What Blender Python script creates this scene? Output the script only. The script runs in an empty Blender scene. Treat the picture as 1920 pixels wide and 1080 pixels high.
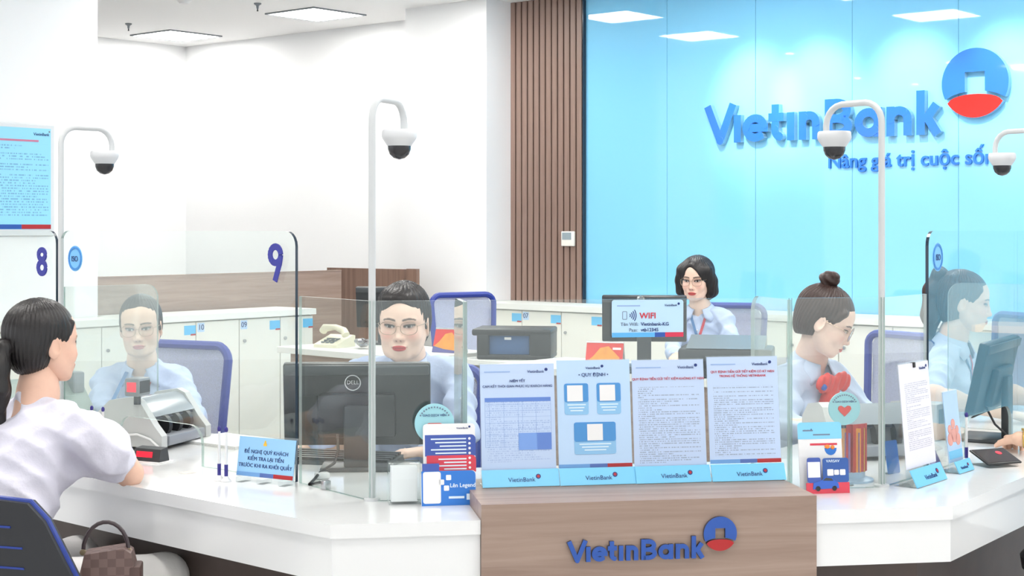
import bpy, bmesh, math, random
import numpy as np
from mathutils import Vector, Matrix
from mathutils.bvhtree import BVHTree
random.seed(4)
SC = bpy.context.scene
COL = SC.collection
# ------------------------------------------------------------------ camera, world, exposure
F, HY, CZ = 2880.0, 430.0, 1.5          # focal length in pixels of a 1920 wide frame, horizon row, eye height
cam = bpy.data.cameras.new('camera'); camo = bpy.data.objects.new('camera', cam); COL.objects.link(camo)
cam.sensor_width = 36; cam.lens = 36 * F / 1920; cam.shift_y = -(540 - HY) / 1920
cam.clip_start = 0.05; cam.clip_end = 100
camo.location = (0, 0, CZ); camo.rotation_euler = (math.pi / 2, 0, 0)
SC.camera = camo
SC.view_settings.view_transform = 'Standard'; SC.view_settings.look = 'None'
SC.view_settings.exposure = 1.1; SC.view_settings.gamma = 1; SC.view_settings.use_curve_mapping = False
w = bpy.data.worlds.new('world'); SC.world = w; w.use_nodes = True
w.node_tree.nodes['Background'].inputs[0].default_value = (0.93, 0.97, 1, 1)
w.node_tree.nodes['Background'].inputs[1].default_value = 0.95
SC.cycles.max_bounces = 6; SC.cycles.diffuse_bounces = 3; SC.cycles.glossy_bounces = 3; SC.cycles.transparent_max_bounces = 24
SC.cycles.adaptive_threshold = 0.05; SC.cycles.use_light_tree = False
SC.cycles.caustics_reflective = False; SC.cycles.caustics_refractive = False
SC.cycles.sample_clamp_indirect = 6
CEIL = 3.31
LAMP_POWER = 13.0
def D(a): a = math.radians(a); return Vector((math.cos(a), math.sin(a)))
AA, AB = 50.0, -40.0                     # plan angles of the two room directions
dA, dB = D(AA), D(AB)
nA, nB = D(AA + 90), D(AB + 90)          # normals pointing away from the lens for walls along A and B
def px(x, y, Z): return Vector(((x - 960) / F * Z, Z, CZ - (y - HY) / F * Z))
def onz(x, y, z):                        # point on the horizontal plane z seen at pixel x,y
    Z = F * (CZ - z) / (y - HY); return Vector(((x - 960) / F * Z, Z, z))
def lin(c): return tuple(((v / 255) / 12.92 if v / 255 <= .04045 else ((v / 255 + .055) / 1.055) ** 2.4) for v in c)
# ------------------------------------------------------------------ materials
MT = {}
def mat(name, c, rough=.5, metal=0, spec=.5, noise=0, nscale=40, bump=0, emit=0, ecol=None, alpha=1, sss=0, coat=0):
    if name in MT: return MT[name]
    m = bpy.data.materials.new(name); m.use_nodes = True; MT[name] = m
    nt = m.node_tree; b = nt.nodes['Principled BSDF']; col = (*lin(c), 1)
    b.inputs['Base Color'].default_value = col; b.inputs['Roughness'].default_value = rough
    b.inputs['Metallic'].default_value = metal; b.inputs['Specular IOR Level'].default_value = spec
    b.inputs['Alpha'].default_value = alpha; b.inputs['Coat Weight'].default_value = coat
    if sss: b.inputs['Subsurface Weight'].default_value = sss; b.inputs['Subsurface Radius'].default_value = (.012, .005, .003)
    if emit: b.inputs['Emission Color'].default_value = (*lin(ecol or c), 1); b.inputs['Emission Strength'].default_value = emit
    t = nt.nodes.new('ShaderNodeTexCoord'); n = nt.nodes.new('ShaderNodeTexNoise'); n.inputs['Scale'].default_value = nscale; n.inputs['Detail'].default_value = 4
    nt.links.new(t.outputs['Object'], n.inputs['Vector'])
    if noise:
        mx = nt.nodes.new('ShaderNodeMixRGB'); mx.blend_type = 'MIX'
        mx.inputs[1].default_value = tuple(v * (1 - noise) for v in col[:3]) + (1,); mx.inputs[2].default_value = tuple(min(1, v * (1 + noise)) for v in col[:3]) + (1,)
        nt.links.new(n.outputs['Fac'], mx.inputs[0]); nt.links.new(mx.outputs[0], b.inputs['Base Color'])
    else:                                 # faint roughness variation keeps every surface procedural
        r = nt.nodes.new('ShaderNodeMapRange'); r.inputs[3].default_value = max(.0, rough - .03); r.inputs[4].default_value = min(1, rough + .03)
        nt.links.new(n.outputs['Fac'], r.inputs[0]); nt.links.new(r.outputs[0], b.inputs['Roughness'])
    if bump:
        bp = nt.nodes.new('ShaderNodeBump'); bp.inputs['Strength'].default_value = bump; bp.inputs['Distance'].default_value = .01
        nt.links.new(n.outputs['Fac'], bp.inputs['Height']); nt.links.new(bp.outputs[0], b.inputs['Normal'])
    return m
def wood(name, c1, c2, axis='x', scale=1, rough=.42):
    if name in MT: return MT[name]
    m = mat(name, c1, rough); nt = m.node_tree; b = nt.nodes['Principled BSDF']
    t = nt.nodes.new('ShaderNodeTexCoord'); mp = nt.nodes.new('ShaderNodeMapping')
    s = {'x': (1.2, 26, 26), 'z': (30, 30, 1.0)}[axis]; mp.inputs['Scale'].default_value = tuple(v * scale for v in s)
    n = nt.nodes.new('ShaderNodeTexNoise'); n.inputs['Scale'].default_value = 1; n.inputs['Detail'].default_value = 7; n.inputs['Roughness'].default_value = .65; n.inputs['Distortion'].default_value = .6
    r = nt.nodes.new('ShaderNodeValToRGB'); r.color_ramp.elements[0].position = .33; r.color_ramp.elements[1].position = .66
    r.color_ramp.elements[0].color = (*lin(c2), 1); r.color_ramp.elements[1].color = (*lin(c1), 1)
    nt.links.new(t.outputs['Object'], mp.inputs['Vector']); nt.links.new(mp.outputs[0], n.inputs['Vector'])
    nt.links.new(n.outputs['Fac'], r.inputs[0]); nt.links.new(r.outputs[0], b.inputs['Base Color'])
    return m
def glassmat(name, tint, haze, rough=.0, ior=1.45):
    if name in MT: return MT[name]
    m = bpy.data.materials.new(name); m.use_nodes = True; MT[name] = m
    nt = m.node_tree; nt.nodes.clear(); N = nt.nodes.new; L = nt.links.new
    o = N('ShaderNodeOutputMaterial'); tr = N('ShaderNodeBsdfTransparent'); tr.inputs[0].default_value = (*tint, 1)
    gl = N('ShaderNodeBsdfGlossy'); gl.inputs['Roughness'].default_value = rough; gl.inputs[0].default_value = (.95, 1, .98, 1)
    ge = N('ShaderNodeNewGeometry'); vm = N('ShaderNodeVectorMath'); vm.operation = 'DOT_PRODUCT'; L(ge.outputs['Normal'], vm.inputs[0]); L(ge.outputs['Incoming'], vm.inputs[1])
    ab = N('ShaderNodeMath'); ab.operation = 'ABSOLUTE'; L(vm.outputs['Value'], ab.inputs[0])
    om = N('ShaderNodeMath'); om.operation = 'SUBTRACT'; om.inputs[0].default_value = 1; L(ab.outputs[0], om.inputs[1])
    pw = N('ShaderNodeMath'); pw.operation = 'POWER'; pw.inputs[1].default_value = 5; L(om.outputs[0], pw.inputs[0])
    fr = N('ShaderNodeMapRange'); fr.inputs[3].default_value = ((ior - 1) / (ior + 1)) ** 2; fr.inputs[4].default_value = 1; L(pw.outputs[0], fr.inputs[0])
    df = N('ShaderNodeBsdfDiffuse'); df.inputs[0].default_value = (.82, .88, .88, 1)  # pale diffuse share imitates the panes' whitish veil of room reflections
    tn = N('ShaderNodeTexNoise'); tn.inputs['Scale'].default_value = 3; tc = N('ShaderNodeTexCoord'); L(tc.outputs['Object'], tn.inputs['Vector'])
    mr = N('ShaderNodeMapRange'); mr.inputs[3].default_value = haze * .8; mr.inputs[4].default_value = haze * 1.2; L(tn.outputs['Fac'], mr.inputs[0])
    m1 = N('ShaderNodeMixShader'); m2 = N('ShaderNodeMixShader')
    L(mr.outputs[0], m1.inputs[0]); L(tr.outputs[0], m1.inputs[1]); L(df.outputs[0], m1.inputs[2])
    L(fr.outputs[0], m2.inputs[0]); L(m1.outputs[0], m2.inputs[1]); L(gl.outputs[0], m2.inputs[2]); L(m2.outputs[0], o.inputs[0])
    return m
def linesmat(name, bg, ink, pitch, x0, x1, z0, z1, dens=.5, seed=0., strength=.8, word=260):
    """a printed sheet: rows of unreadable small print between x0..x1, z0..z1 of the object's own coordinates"""
    if name in MT: return MT[name]
    m = mat(name, bg, .35); nt = m.node_tree; N = nt.nodes.new; L = nt.links.new; b = nt.nodes['Principled BSDF']
    tc = N('ShaderNodeTexCoord'); sp = N('ShaderNodeSeparateXYZ'); L(tc.outputs['Object'], sp.inputs[0])
    def M(op, a, bb=None, cc=None):
        n = N('ShaderNodeMath'); n.operation = op
        for i, v in enumerate((a, bb, cc)):
            if v is None: continue
            if isinstance(v, (int, float)): n.inputs[i].default_value = v
            else: L(v, n.inputs[i])
        return n.outputs[0]
    X, Zc = sp.outputs[0], sp.outputs[2]
    row = M('DIVIDE', Zc, pitch); fl = M('FLOOR', row); fr = M('FRACT', row)
    a = M('LESS_THAN', fr, .52)
    cb = N('ShaderNodeCombineXYZ'); L(M('MULTIPLY', X, word), cb.inputs[0]); L(M('MULTIPLY', fl, 7.31), cb.inputs[1]); cb.inputs[2].default_value = seed
    n1 = N('ShaderNodeTexNoise'); n1.inputs['Scale'].default_value = 1; n1.inputs['Detail'].default_value = 1; L(cb.outputs[0], n1.inputs['Vector'])
    wd = M('GREATER_THAN', n1.outputs['Fac'], dens)
    cb2 = N('ShaderNodeCombineXYZ'); L(M('MULTIPLY', fl, 3.77), cb2.inputs[0]); cb2.inputs[1].default_value = seed + 5
    n2 = N('ShaderNodeTexWhiteNoise'); n2.noise_dimensions = '2D'; L(cb2.outputs[0], n2.inputs['Vector'])
    xe = M('ADD', M('MULTIPLY', M('MINIMUM', M('MULTIPLY', n2.outputs['Value'], 2.2), 1), x1 - x0), x0)
    k = M('MULTIPLY', M('LESS_THAN', X, xe), M('GREATER_THAN', X, x0))
    k = M('MULTIPLY', k, M('MULTIPLY', M('GREATER_THAN', Zc, z0), M('LESS_THAN', Zc, z1)))
    k = M('MULTIPLY', M('MULTIPLY', k, M('MULTIPLY', a, wd)), strength)
    mx = N('ShaderNodeMixRGB'); mx.inputs[1].default_value = (*lin(bg), 1); mx.inputs[2].default_value = (*lin(ink), 1)
    L(k, mx.inputs[0]); L(mx.outputs[0], b.inputs['Base Color'])
    return m
# ------------------------------------------------------------------ mesh helpers
class MB:
    def __init__(s): s.v = []; s.f = []; s.m = []
    def add(s, vs, fs, mi=0):
        o = len(s.v); s.v += [tuple(v) for v in vs]; s.f += [[i + o for i in f] for f in fs]; s.m += [mi] * len(fs); return s
    def box(s, x0, x1, y0, y1, z0, z1, mi=0):
        return s.add([(x, y, z) for x in (x0, x1) for y in (y0, y1) for z in (z0, z1)],
                     [(0, 1, 3, 2), (4, 6, 7, 5), (0, 4, 5, 1), (2, 3, 7, 6), (0, 2, 6, 4), (1, 5, 7, 3)], mi)
    def rbox(s, x0, x1, y0, y1, z0, z1, r=.005, seg=2, mi=0):
        b = bmesh.new(); bmesh.ops.create_cube(b, size=1)
        for v in b.verts: v.co = Vector((x0 + (v.co.x + .5) * (x1 - x0), y0 + (v.co.y + .5) * (y1 - y0), z0 + (v.co.z + .5) * (z1 - z0)))
        bmesh.ops.bevel(b, geom=b.edges[:], offset=r, segments=seg, profile=.5, affect='EDGES')
        b.verts.index_update(); s.add([v.co[:] for v in b.verts], [[v.index for v in f.verts] for f in b.faces], mi); b.free(); return s
    def cyl(s, p, q, r1, r2=None, n=14, mi=0, cap=True):
        p, q = Vector(p), Vector(q); r2 = r1 if r2 is None else r2
        return s.tube([p, q], [r1, r2], n, mi, cap)
    def tube(s, path, r, n=10, mi=0, cap=True):
        path = [Vector(p) for p in path]; rs = r if isinstance(r, (list, tuple)) else [r] * len(path)
        T = [(path[min(i + 1, len(path) - 1)] - path[max(i - 1, 0)]).normalized() for i in range(len(path))]
        up = Vector((0, 0, 1)) if abs(T[0].z) < .9 else Vector((1, 0, 0)); u = T[0].cross(up).normalized(); vs = []
        for i, p in enumerate(path):
            u = (u - T[i] * u.dot(T[i])).normalized(); v = T[i].cross(u)
            vs += [p + (u * math.cos(a) + v * math.sin(a)) * rs[i] for a in (2 * math.pi * k / n for k in range(n))]
        fs = [(i * n + k, i * n + (k + 1) % n, (i + 1) * n + (k + 1) % n, (i + 1) * n + k) for i in range(len(path) - 1) for k in range(n)]
        if cap: fs += [tuple(range(n - 1, -1, -1)), tuple((len(path) - 1) * n + k for k in range(n))]
        return s.add(vs, fs, mi)
    def lathe(s, prof, c=(0, 0, 0), n=24, mi=0):
        c = Vector(c); vs = [c + Vector((r * math.cos(2 * math.pi * k / n), r * math.sin(2 * math.pi * k / n), z)) for r, z in prof for k in range(n)]
        fs = [(i * n + k, i * n + (k + 1) % n, (i + 1) * n + (k + 1) % n, (i + 1) * n + k) for i in range(len(prof) - 1) for k in range(n)]
        fs += [tuple(range(n - 1, -1, -1)), tuple((len(prof) - 1) * n + k for k in range(n))]
        return s.add(vs, fs, mi)
    def prism_xz(s, poly, y0, y1, mi=0, me=None):
        n = len(poly); me = mi if me is None else me
        vs = [(x, y0, z) for x, z in poly] + [(x, y1, z) for x, z in poly]
        s.add(vs, [tuple(range(n)), tuple(range(2 * n - 1, n - 1, -1))], mi)
        o = len(s.v) - 2 * n; fs = [(o + (i + 1) % n, o + i, o + n + i, o + n + (i + 1) % n) for i in range(n)]
        s.f += fs; s.m += [me] * n; return s
    def prism_xy(s, poly, z0, z1, mi=0):
        n = len(poly); vs = [(x, y, z0) for x, y in poly] + [(x, y, z1) for x, y in poly]
        return s.add(vs, [tuple(range(n - 1, -1, -1)), tuple(range(n, 2 * n))] + [(i, (i + 1) % n, n + (i + 1) % n, n + i) for i in range(n)], mi)
    def prism_yz(s, poly, x0, x1, mi=0):
        n = len(poly); vs = [(x0, y, z) for y, z in poly] + [(x1, y, z) for y, z in poly]
        return s.add(vs, [tuple(range(n - 1, -1, -1)), tuple(range(n, 2 * n))] + [(i, (i + 1) % n, n + (i + 1) % n, n + i) for i in range(n)], mi)
    def ball(s, c, r, n=16, m=10, mi=0):
        c = Vector(c); r = (r, r, r) if isinstance(r, (int, float)) else r
        vs = [c + Vector((r[0] * math.sin(t) * math.cos(a), r[1] * math.sin(t) * math.sin(a), r[2] * math.cos(t))) for t in (math.pi * (i + .5) / m for i in range(m)) for a in (2 * math.pi * k / n for k in range(n))]
        fs = [(i * n + (k + 1) % n, i * n + k, (i + 1) * n + k, (i + 1) * n + (k + 1) % n) for i in range(m - 1) for k in range(n)]
        fs += [tuple(range(n)), tuple((m - 1) * n + k for k in range(n - 1, -1, -1))]
        return s.add(vs, fs, mi)
    def xf(s, M, start=0):
        for i in range(start, len(s.v)): s.v[i] = tuple(M @ Vector(s.v[i]))
        return s
    def build(s, name, mats, parent=None, smooth=40, loc=None, rotz=None, rot=None):
        me = bpy.data.meshes.new(name); me.from_pydata(s.v, [], s.f); me.validate()
        for mm in (mats if isinstance(mats, (list, tuple)) else [mats]): me.materials.append(mm)
        if len(me.polygons) == len(s.m): me.polygons.foreach_set('material_index', s.m)
        b = bmesh.new(); b.from_mesh(me); bmesh.ops.recalc_face_normals(b, faces=b.faces[:]); b.to_mesh(me); b.free()
        if smooth:
            me.polygons.foreach_set('use_smooth', [True] * len(me.polygons)); me.set_sharp_from_angle(angle=math.radians(smooth))
        o = bpy.data.objects.new(name, me); COL.objects.link(o)
        if parent is not None: o.parent = parent
        if loc is not None: o.location = loc
        if rotz is not None: o.rotation_euler = (0, 0, math.radians(rotz))
        if rot is not None: o.rotation_euler = tuple(math.radians(a) for a in rot)
        return o
def tag(o, label=None, cat=None, group=None, kind=None):
    for k, v in (('label', label), ('category', cat), ('group', group), ('kind', kind)):
        if v: o[k] = v
    return o
def thing(name, label, cat, loc=(0, 0, 0), rotz=0, group=None, rot=None):
    o = bpy.data.objects.new(name, None); COL.objects.link(o); o.empty_display_size = .05
    o.location = loc if len(loc) == 3 else (loc[0], loc[1], 0); o.rotation_euler = rot or (0, 0, math.radians(rotz))
    return tag(o, label, cat, group)
def copy_tree(o, parent=None):
    c = o.copy(); COL.objects.link(c); c.parent = parent
    for ch in list(o.children): copy_tree(ch, c)
    return c
def text(body, size, mat_, parent, loc, depth=.0006, align='CENTER', name='lettering', offset=0, spacing=1, rot=(90, 0, 0), sx=1):
    """flat lettering standing on a plane whose front faces local -y"""
    c = bpy.data.curves.new('t', 'FONT'); c.body = body; c.size = size; c.align_x = align; c.extrude = depth; c.offset = offset * size; c.space_character = spacing; c.resolution_u = 3
    t = bpy.data.objects.new('t', c); COL.objects.link(t)
    dg = bpy.context.evaluated_depsgraph_get(); me = bpy.data.meshes.new_from_object(t.evaluated_get(dg))
    COL.objects.unlink(t); bpy.data.objects.remove(t); bpy.data.curves.remove(c)
    me.name = name; me.materials.clear(); me.materials.append(mat_)
    o = bpy.data.objects.new(name, me); COL.objects.link(o); o.parent = parent; o.location = loc; o.rotation_euler = tuple(math.radians(a) for a in rot); o.scale = (sx, 1, 1)
    return o
def rounded(x0, x1, z0, z1, r, n=6, corners='abcd'):
    """outline; a=lower left b=lower right c=upper right d=upper left"""
    out = []
    for k, (cx, cz, a0) in zip('abcd', ((x0 + r, z0 + r, 180), (x1 - r, z0 + r, 270), (x1 - r, z1 - r, 0), (x0 + r, z1 - r, 90))):
        if k in corners and r > 0: out += [(cx + r * math.cos(math.radians(a0 + 90 * i / n)), cz + r * math.sin(math.radians(a0 + 90 * i / n))) for i in range(n + 1)]
        else: out.append({'a': (x0, z0), 'b': (x1, z0), 'c': (x1, z1), 'd': (x0, z1)}[k])
    return out
def ang(d): return math.degrees(math.atan2(d[1], d[0]))
# ------------------------------------------------------------------ logo: wordmark from strokes + round emblem
def arc(cx, cz, rx, rz, a0, a1, n=12): return [(cx + rx * math.cos(math.radians(a0 + (a1 - a0) * i / n)), cz + rz * math.sin(math.radians(a0 + (a1 - a0) * i / n))) for i in range(n + 1)]
SK = [0]
def stroke(mb, pts, w, y0, y1, mi=0, me=None):
    h = w / 2; yb = y0
    for (xa, za), (xb, zb) in zip(pts, pts[1:]):
        L = math.hypot(xb - xa, zb - za)
        if L < 1e-6: continue
        SK[0] = (SK[0] + 1) % 9; y0 = yb - w * .004 * SK[0]
        nx, nz = -(zb - za) / L * h, (xb - xa) / L * h
        mb.prism_xz([(xa - nx, za - nz), (xb - nx, zb - nz), (xb + nx, zb + nz), (xa + nx, za + nz)], y0, y1, mi, me)
    for (x, z) in pts[1:-1]:
        SK[0] = (SK[0] + 1) % 9; y0 = yb - w * .004 * (SK[0] + 9)
        mb.prism_xz([(x + h * math.cos(2 * math.pi * k / 12), z + h * math.sin(2 * math.pi * k / 12)) for k in range(12)], y0, y1, mi, me)
def wordmark_letters(W, cap, sw):
    """ten letters as lists of strokes; W overall width, cap capital height, sw stroke width"""
    xh = cap * .725; h = sw / 2
    ex = [(0, .147), (.137, .168), (.177, .290), (.292, .358), (.373, .405), (.424, .513), (.534, .648), (.658, .768), (.785, .884), (.902, .998)]
    ex = [(a * W, b * W) for a, b in ex]; out = []
    a, b = ex[0]; out.append([[(a + h * .9, cap), ((a + b) / 2, h * .6), (b - h * .9, cap * 1.03)]])
    def i_(e): m = (e[0] + e[1]) / 2; return [[(m, 0), (m, xh)]]
    out.append(i_(ex[1]))
    a, b = ex[2]; cx = (a + b) / 2; rx = (b - a) / 2 - h; rz = xh / 2 - h
    out.append([arc(cx, xh / 2, rx, rz, 0, 318, 20), [(cx - rx, xh / 2), (cx + rx + h, xh / 2)]])
    a, b = ex[3]; s = a + (b - a) * .45; out.append([[(s, cap * .95), (s, cap * .3)] + arc(s + sw * .8, cap * .27, sw * .8, cap * .27 - h, 180, 270, 6), [(a, xh - h), (b, xh - h)]])
    out.append(i_(ex[4]))
    def n_(e): a, b = e; cx = (a + b) / 2; r = (b - a) / 2 - h; return [[(a + h, 0), (a + h, xh)], [(a + h, xh * .5)] + arc(cx, xh - h - r * .9, r, r * .9, 180, 0, 12) + [(b - h, 0)]]
    out.append(n_(ex[5]))
    a, b = ex[6]; m = a + (b - a) * .45; r1 = cap * .25 - h * .5; z1 = cap - h - r1; z2 = h + r1 * 1.05
    out.append([[(a + h, 0), (a + h, cap)], [(a + h, cap - h), (m, cap - h)] + arc(m, z1, b - m - h * 1.3, r1, 90, -90, 10) + [(a + h, z1 - r1)], [(a + h, z1 - r1), (m, z1 - r1)] + arc(m, (z1 - r1 + h) / 2, b - m - h, (z1 - r1 - h) / 2, 90, -90, 10) + [(a + h, h)]])
    a, b = ex[7]; cx = (a + b) / 2; rx = (b - a) / 2 - h; out.append([arc(cx, xh / 2, rx, xh / 2 - h, 0, 360, 22), [(b - h, 0), (b - h, xh)]])
    out.append(n_(ex[8]))
    a, b = ex[9]; out.append([[(a + h, 0), (a + h, cap * 1.08)], [(a + sw, cap * .33), (b - h * 1.2, xh)], [(a + sw * 1.3, cap * .42), (b - h * .9, 0)]])
    return out
def wordmark(parent, x, z, W, y0, y1, mats, cap=None, sw=None, one=False):
    cap = cap or W * .148; sw = sw or W * .0315; L = wordmark_letters(W, cap, sw); whole = MB()
    for st in L:
        mb = whole if one else MB()
        for p in st: stroke(mb, [(x + q[0], z + q[1]) for q in p], sw, y0, y1, 0, 1)
        if not one: mb.build('letter', mats, parent, smooth=0)
    if one: whole.build('wordmark', mats, parent, smooth=0)
def emblem(parent, cx, cz, r, y0, y1, mblue, mred, mwhite=None):
    def q(x, z): return (cx + r * x, cz + r * z)
    al = [math.radians(a) for a in np.linspace(-26, 206, 40)]
    blue = [q(math.cos(a), math.sin(a)) for a in al]
    # lower edge of the blue part: two concave arcs and the square window open downwards
    lo = [(-.66, -.33), (-.45, -.27), (-.3, -.25), (-.3, .32), (.3, .32), (.3, -.25), (.45, -.27), (.66, -.33)]
    blue += [q(*p) for p in lo]
    mb = MB(); mb.prism_xz(blue, y0, y1, 0, 1); mb.build('emblem_top', mblue, parent, smooth=0)
    red = [q(math.cos(a), math.sin(a)) for a in (math.radians(v) for v in np.linspace(214, 326, 20))]
    red += [q(.79 * math.cos(t) , -.55 + .23 * math.sin(t)) for t in np.linspace(.12, math.pi - .12, 12)]
    mb = MB(); mb.prism_xz(red, y0, y1, 0, 1); mb.build('emblem_base', mred, parent, smooth=0)
    if mwhite:
        mb = MB(); mb.prism_xz([q(.97 * math.cos(a), .97 * math.sin(a)) for a in np.linspace(0, 6.2832, 33)[:-1]], y0 + (y1 - y0) * .35, y1, 0); mb.build('emblem_ground', mwhite, parent, smooth=0)
# ------------------------------------------------------------------ palette
WHITE = mat('white_paint', (244, 245, 246), .6); CEILM = mat('ceiling_paint', (246, 246, 246), .8)
LAM = mat('white_laminate', (236, 237, 238), .16, coat=.3); LAMM = mat('white_board', (236, 236, 232), .4)
CREAM = mat('cream_board', (238, 237, 229), .4)
WOODX = wood('oak_laminate', (166, 144, 131), (143, 120, 108), 'x'); WOODZ = wood('oak_upright', (146, 118, 102), (120, 93, 80), 'z')
WOODS = wood('slat_wood', (152, 128, 117), (132, 108, 98), 'z'); DARKW = mat('dark_wood_base', (78, 66, 62), .5, noise=.2, nscale=12)
GAP = mat('dark_backing', (70, 48, 42), .9)  # dark backing board behind the slats and blue panels
BLUEP = mat('blue_backpainted_glass', (134, 208, 246), .03, spec=.5, coat=.35)
BLUEP.node_tree.nodes['Principled BSDF'].inputs['Coat Roughness'].default_value = .02
LOGOB = mat('logo_blue', (38, 112, 222), .18, coat=.4); LOGOS = mat('logo_side_steel', (150, 190, 215), .3, metal=.3)
LOGOR = mat('logo_red', (226, 30, 22), .15, coat=.4); LOGOBD = mat('logo_blue_dark', (38, 84, 170), .35); LOGORD = mat('logo_red_dark', (176, 30, 34), .35)
NAVY = mat('print_navy', (26, 52, 120), .5); REDINK = mat('print_red', (206, 36, 52), .5); GREYINK = mat('print_grey', (112, 128, 152), .5)
INK = mat('digit_blue', (44, 48, 150), .4); BLACK = mat('black_plastic', (30, 31, 34), .42); DGREY = mat('dark_grey_plastic', (56, 60, 64), .4)
MGREY = mat('mid_grey_plastic', (128, 134, 140), .4); LGREY = mat('light_grey_plastic', (196, 198, 198), .4)
POLEM = mat('pole_white', (198, 201, 203), .4); CAMW = mat('camera_white', (212, 214, 217), .35)
CHROME = mat('steel', (190, 192, 195), .25, metal=.9); WPLAST = mat('white_plastic', (232, 232, 233), .35)
SKYB = mat('sky_blue_card', (118, 200, 240), .35); PALEB = mat('pale_blue_card', (186, 220, 246), .3)
GLASS = glassmat('clear_glass', (.965, .985, .975), .009); HAZY = glassmat('hazy_glass', (.94, .965, .955), .10); EDGE = glassmat('green_glass_edge', (.42, .60, .54), .35, .1)
EDGED = mat('dark_glass_edge', (38, 52, 68), .2); ACRYL = glassmat('acrylic', (.97, .98, .985), .05)
FLOORM = mat('floor_tile', (214, 212, 208), .12, noise=.05, nscale=3)
LAMPM = mat('lamp_diffuser', (255, 255, 255), .5, emit=LAMP_POWER, ecol=(255, 252, 247))
def S(o): o['kind'] = 'structure'; return o
# ------------------------------------------------------------------ room
S(MB().box(-14, 14, -8, 20, -.1, 0).build('floor', FLOORM, smooth=0))
S(MB().box(-14, 14, -8, 20, CEIL, CEIL + .12).build('ceiling', CEILM, smooth=0))
WB = (0, 12.3, 0)                               # frame of the blue wall: local x along B, y into the wall
cB = math.cos(math.radians(40))
def sB(x): u = (x - 960) / F; return 12.3 * u / (1 + .8391 * u) / cB
wb = S(MB().box(.734, 7.6, .014, .12, 0, CEIL).build('wall_back', GAP, smooth=0, loc=WB, rotz=AB))
for k in range(9):
    x0 = .742 + .7525 * k
    MB().box(x0 + .0015, x0 + .751, 0, .014, .02, CEIL - .002).build('panel', BLUEP, wb, smooth=0)
ws = S(MB().box(.011, .742, .0, .1, 0, CEIL).build('wall_slatted', GAP, smooth=0, loc=WB, rotz=AB))
sl = None
for k in range(12):
    x0 = .011 + k * .0606
    if sl is None: sl = MB().box(0, .047, -.032, 0, 0, CEIL - .002).build('slat', WOODS, ws, smooth=0); o = sl
    else: o = sl.copy(); COL.objects.link(o)
    o.location = (x0, 0, 0)
MB().box(.7335, .742, -.034, .0, 0, CEIL).build('edge_strip', EDGED, ws, smooth=0)
# white pier left of the slats, the white wall behind, the far left wall, the near left pier
C1, C4 = Vector((-.2008, 12.04)), Vector((-.875, 12.606))
pl = (C4 - C1).length
S(MB().box(0, pl, 0, .85, 0, CEIL).build('wall_pier', WHITE, smooth=0, loc=(C4.x, C4.y, 0), rotz=AB))
K = Vector((-3.237, 15.24))
S(MB().box(0, 4.4, 0, .12, 0, CEIL).build('wall_rear', WHITE, smooth=0, loc=(K.x, K.y, 0), rotz=AB))
S(MB().box(-11, 0.12, 0, .12, 0, CEIL).build('wall_left', WHITE, smooth=0, loc=(K.x, K.y, 0), rotz=AA))
Q = Vector((-2.684, 9.95))
S(MB().box(-2.6, 0, 0, .5, 0, CEIL).build('wall_near_left', WHITE, smooth=0, loc=(Q.x, Q.y, 0), rotz=AA))
# ------------------------------------------------------------------ wooden partitions behind the desks
hb = thing('wood_partition', 'long horizontal-grain brown wood panel above the left white lockers', 'partition', (-2.77, 10.13, 0), AA)
MB().box(0, 2.26, 0, .035, .0, 1.18).build('board', WOODX, hb, smooth=0); MB().box(0, 2.26, -.003, .038, 1.18, 1.186).build('edge_band', WOODX, hb, smooth=0)
pb = thing('wood_screen', 'upright-grain brown wood screen with a slit, behind the short-haired woman', 'partition', (-1.524, 12.65, 0), AB)
MB().box(0, .875, 0, .04, 0, 1.185).build('board', WOODZ, pb, smooth=0); MB().box(.905, 1.01, 0, .04, 0, 1.19).build('board', WOODZ, pb, smooth=0)
# ------------------------------------------------------------------ low white lockers and their tops
STK = mat('sticker_blue', (96, 196, 246), .4); NUMP = mat('number_plate', (190, 220, 250), .4)
def locker(label, loc, rotz, x0, widths, nums, stickers, keys, group, dep=.41):
    t = thing('locker', label, 'cabinet', loc, rotz, group); W = sum(widths)
    MB().box(x0 + .001, x0 + W - .001, .02, dep, .0, .89).build('body', CREAM, t, smooth=0)
    x = x0
    for i, wd in enumerate(widths):
        d = MB().rbox(x + .003, x + wd - .003, 0, .019, .03, .882, .002, 1).build('door', CREAM, t, smooth=0)
        if nums[i]:
            MB().box(x + .012, x + .068, -.0015, 0, .815, .875).build('number_plate', NUMP, d, smooth=0)
            text(nums[i], .052, NAVY, d, (x + .04, -.003, .829), name='number')
        if stickers[i]:
            MB().box(x + wd - .098, x + wd - .004, -.0015, 0, .80, .862).build('sticker', STK, d, smooth=0)
            MB().box(x + wd - .045, x + wd - .004, -.002, 0, .795, .806).build('sticker_band', LOGORD, d, smooth=0)
        lk = MB().cyl((x + .042, -.012, .735), (x + .042, 0, .735), .011).build('lock', CHROME, d)
        if keys[i]: MB().box(x + .037, x + .047, -.016, -.012, .66, .735).lathe([(.016, -.003), (.016, .003)], (x + .05, -.014, .67), 10).build('key', DGREY, d)
        x += wd
    return t
Fr = Vector(WB) - Vector((*(nB * .45), 0))      # front plane of right-hand lockers
RG = 'white lockers along the blue wall'
locker('narrow white locker door left of number 08', Fr, AB, -.285, (.38,), ('',), (0,), (0,), RG, .10)
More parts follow.
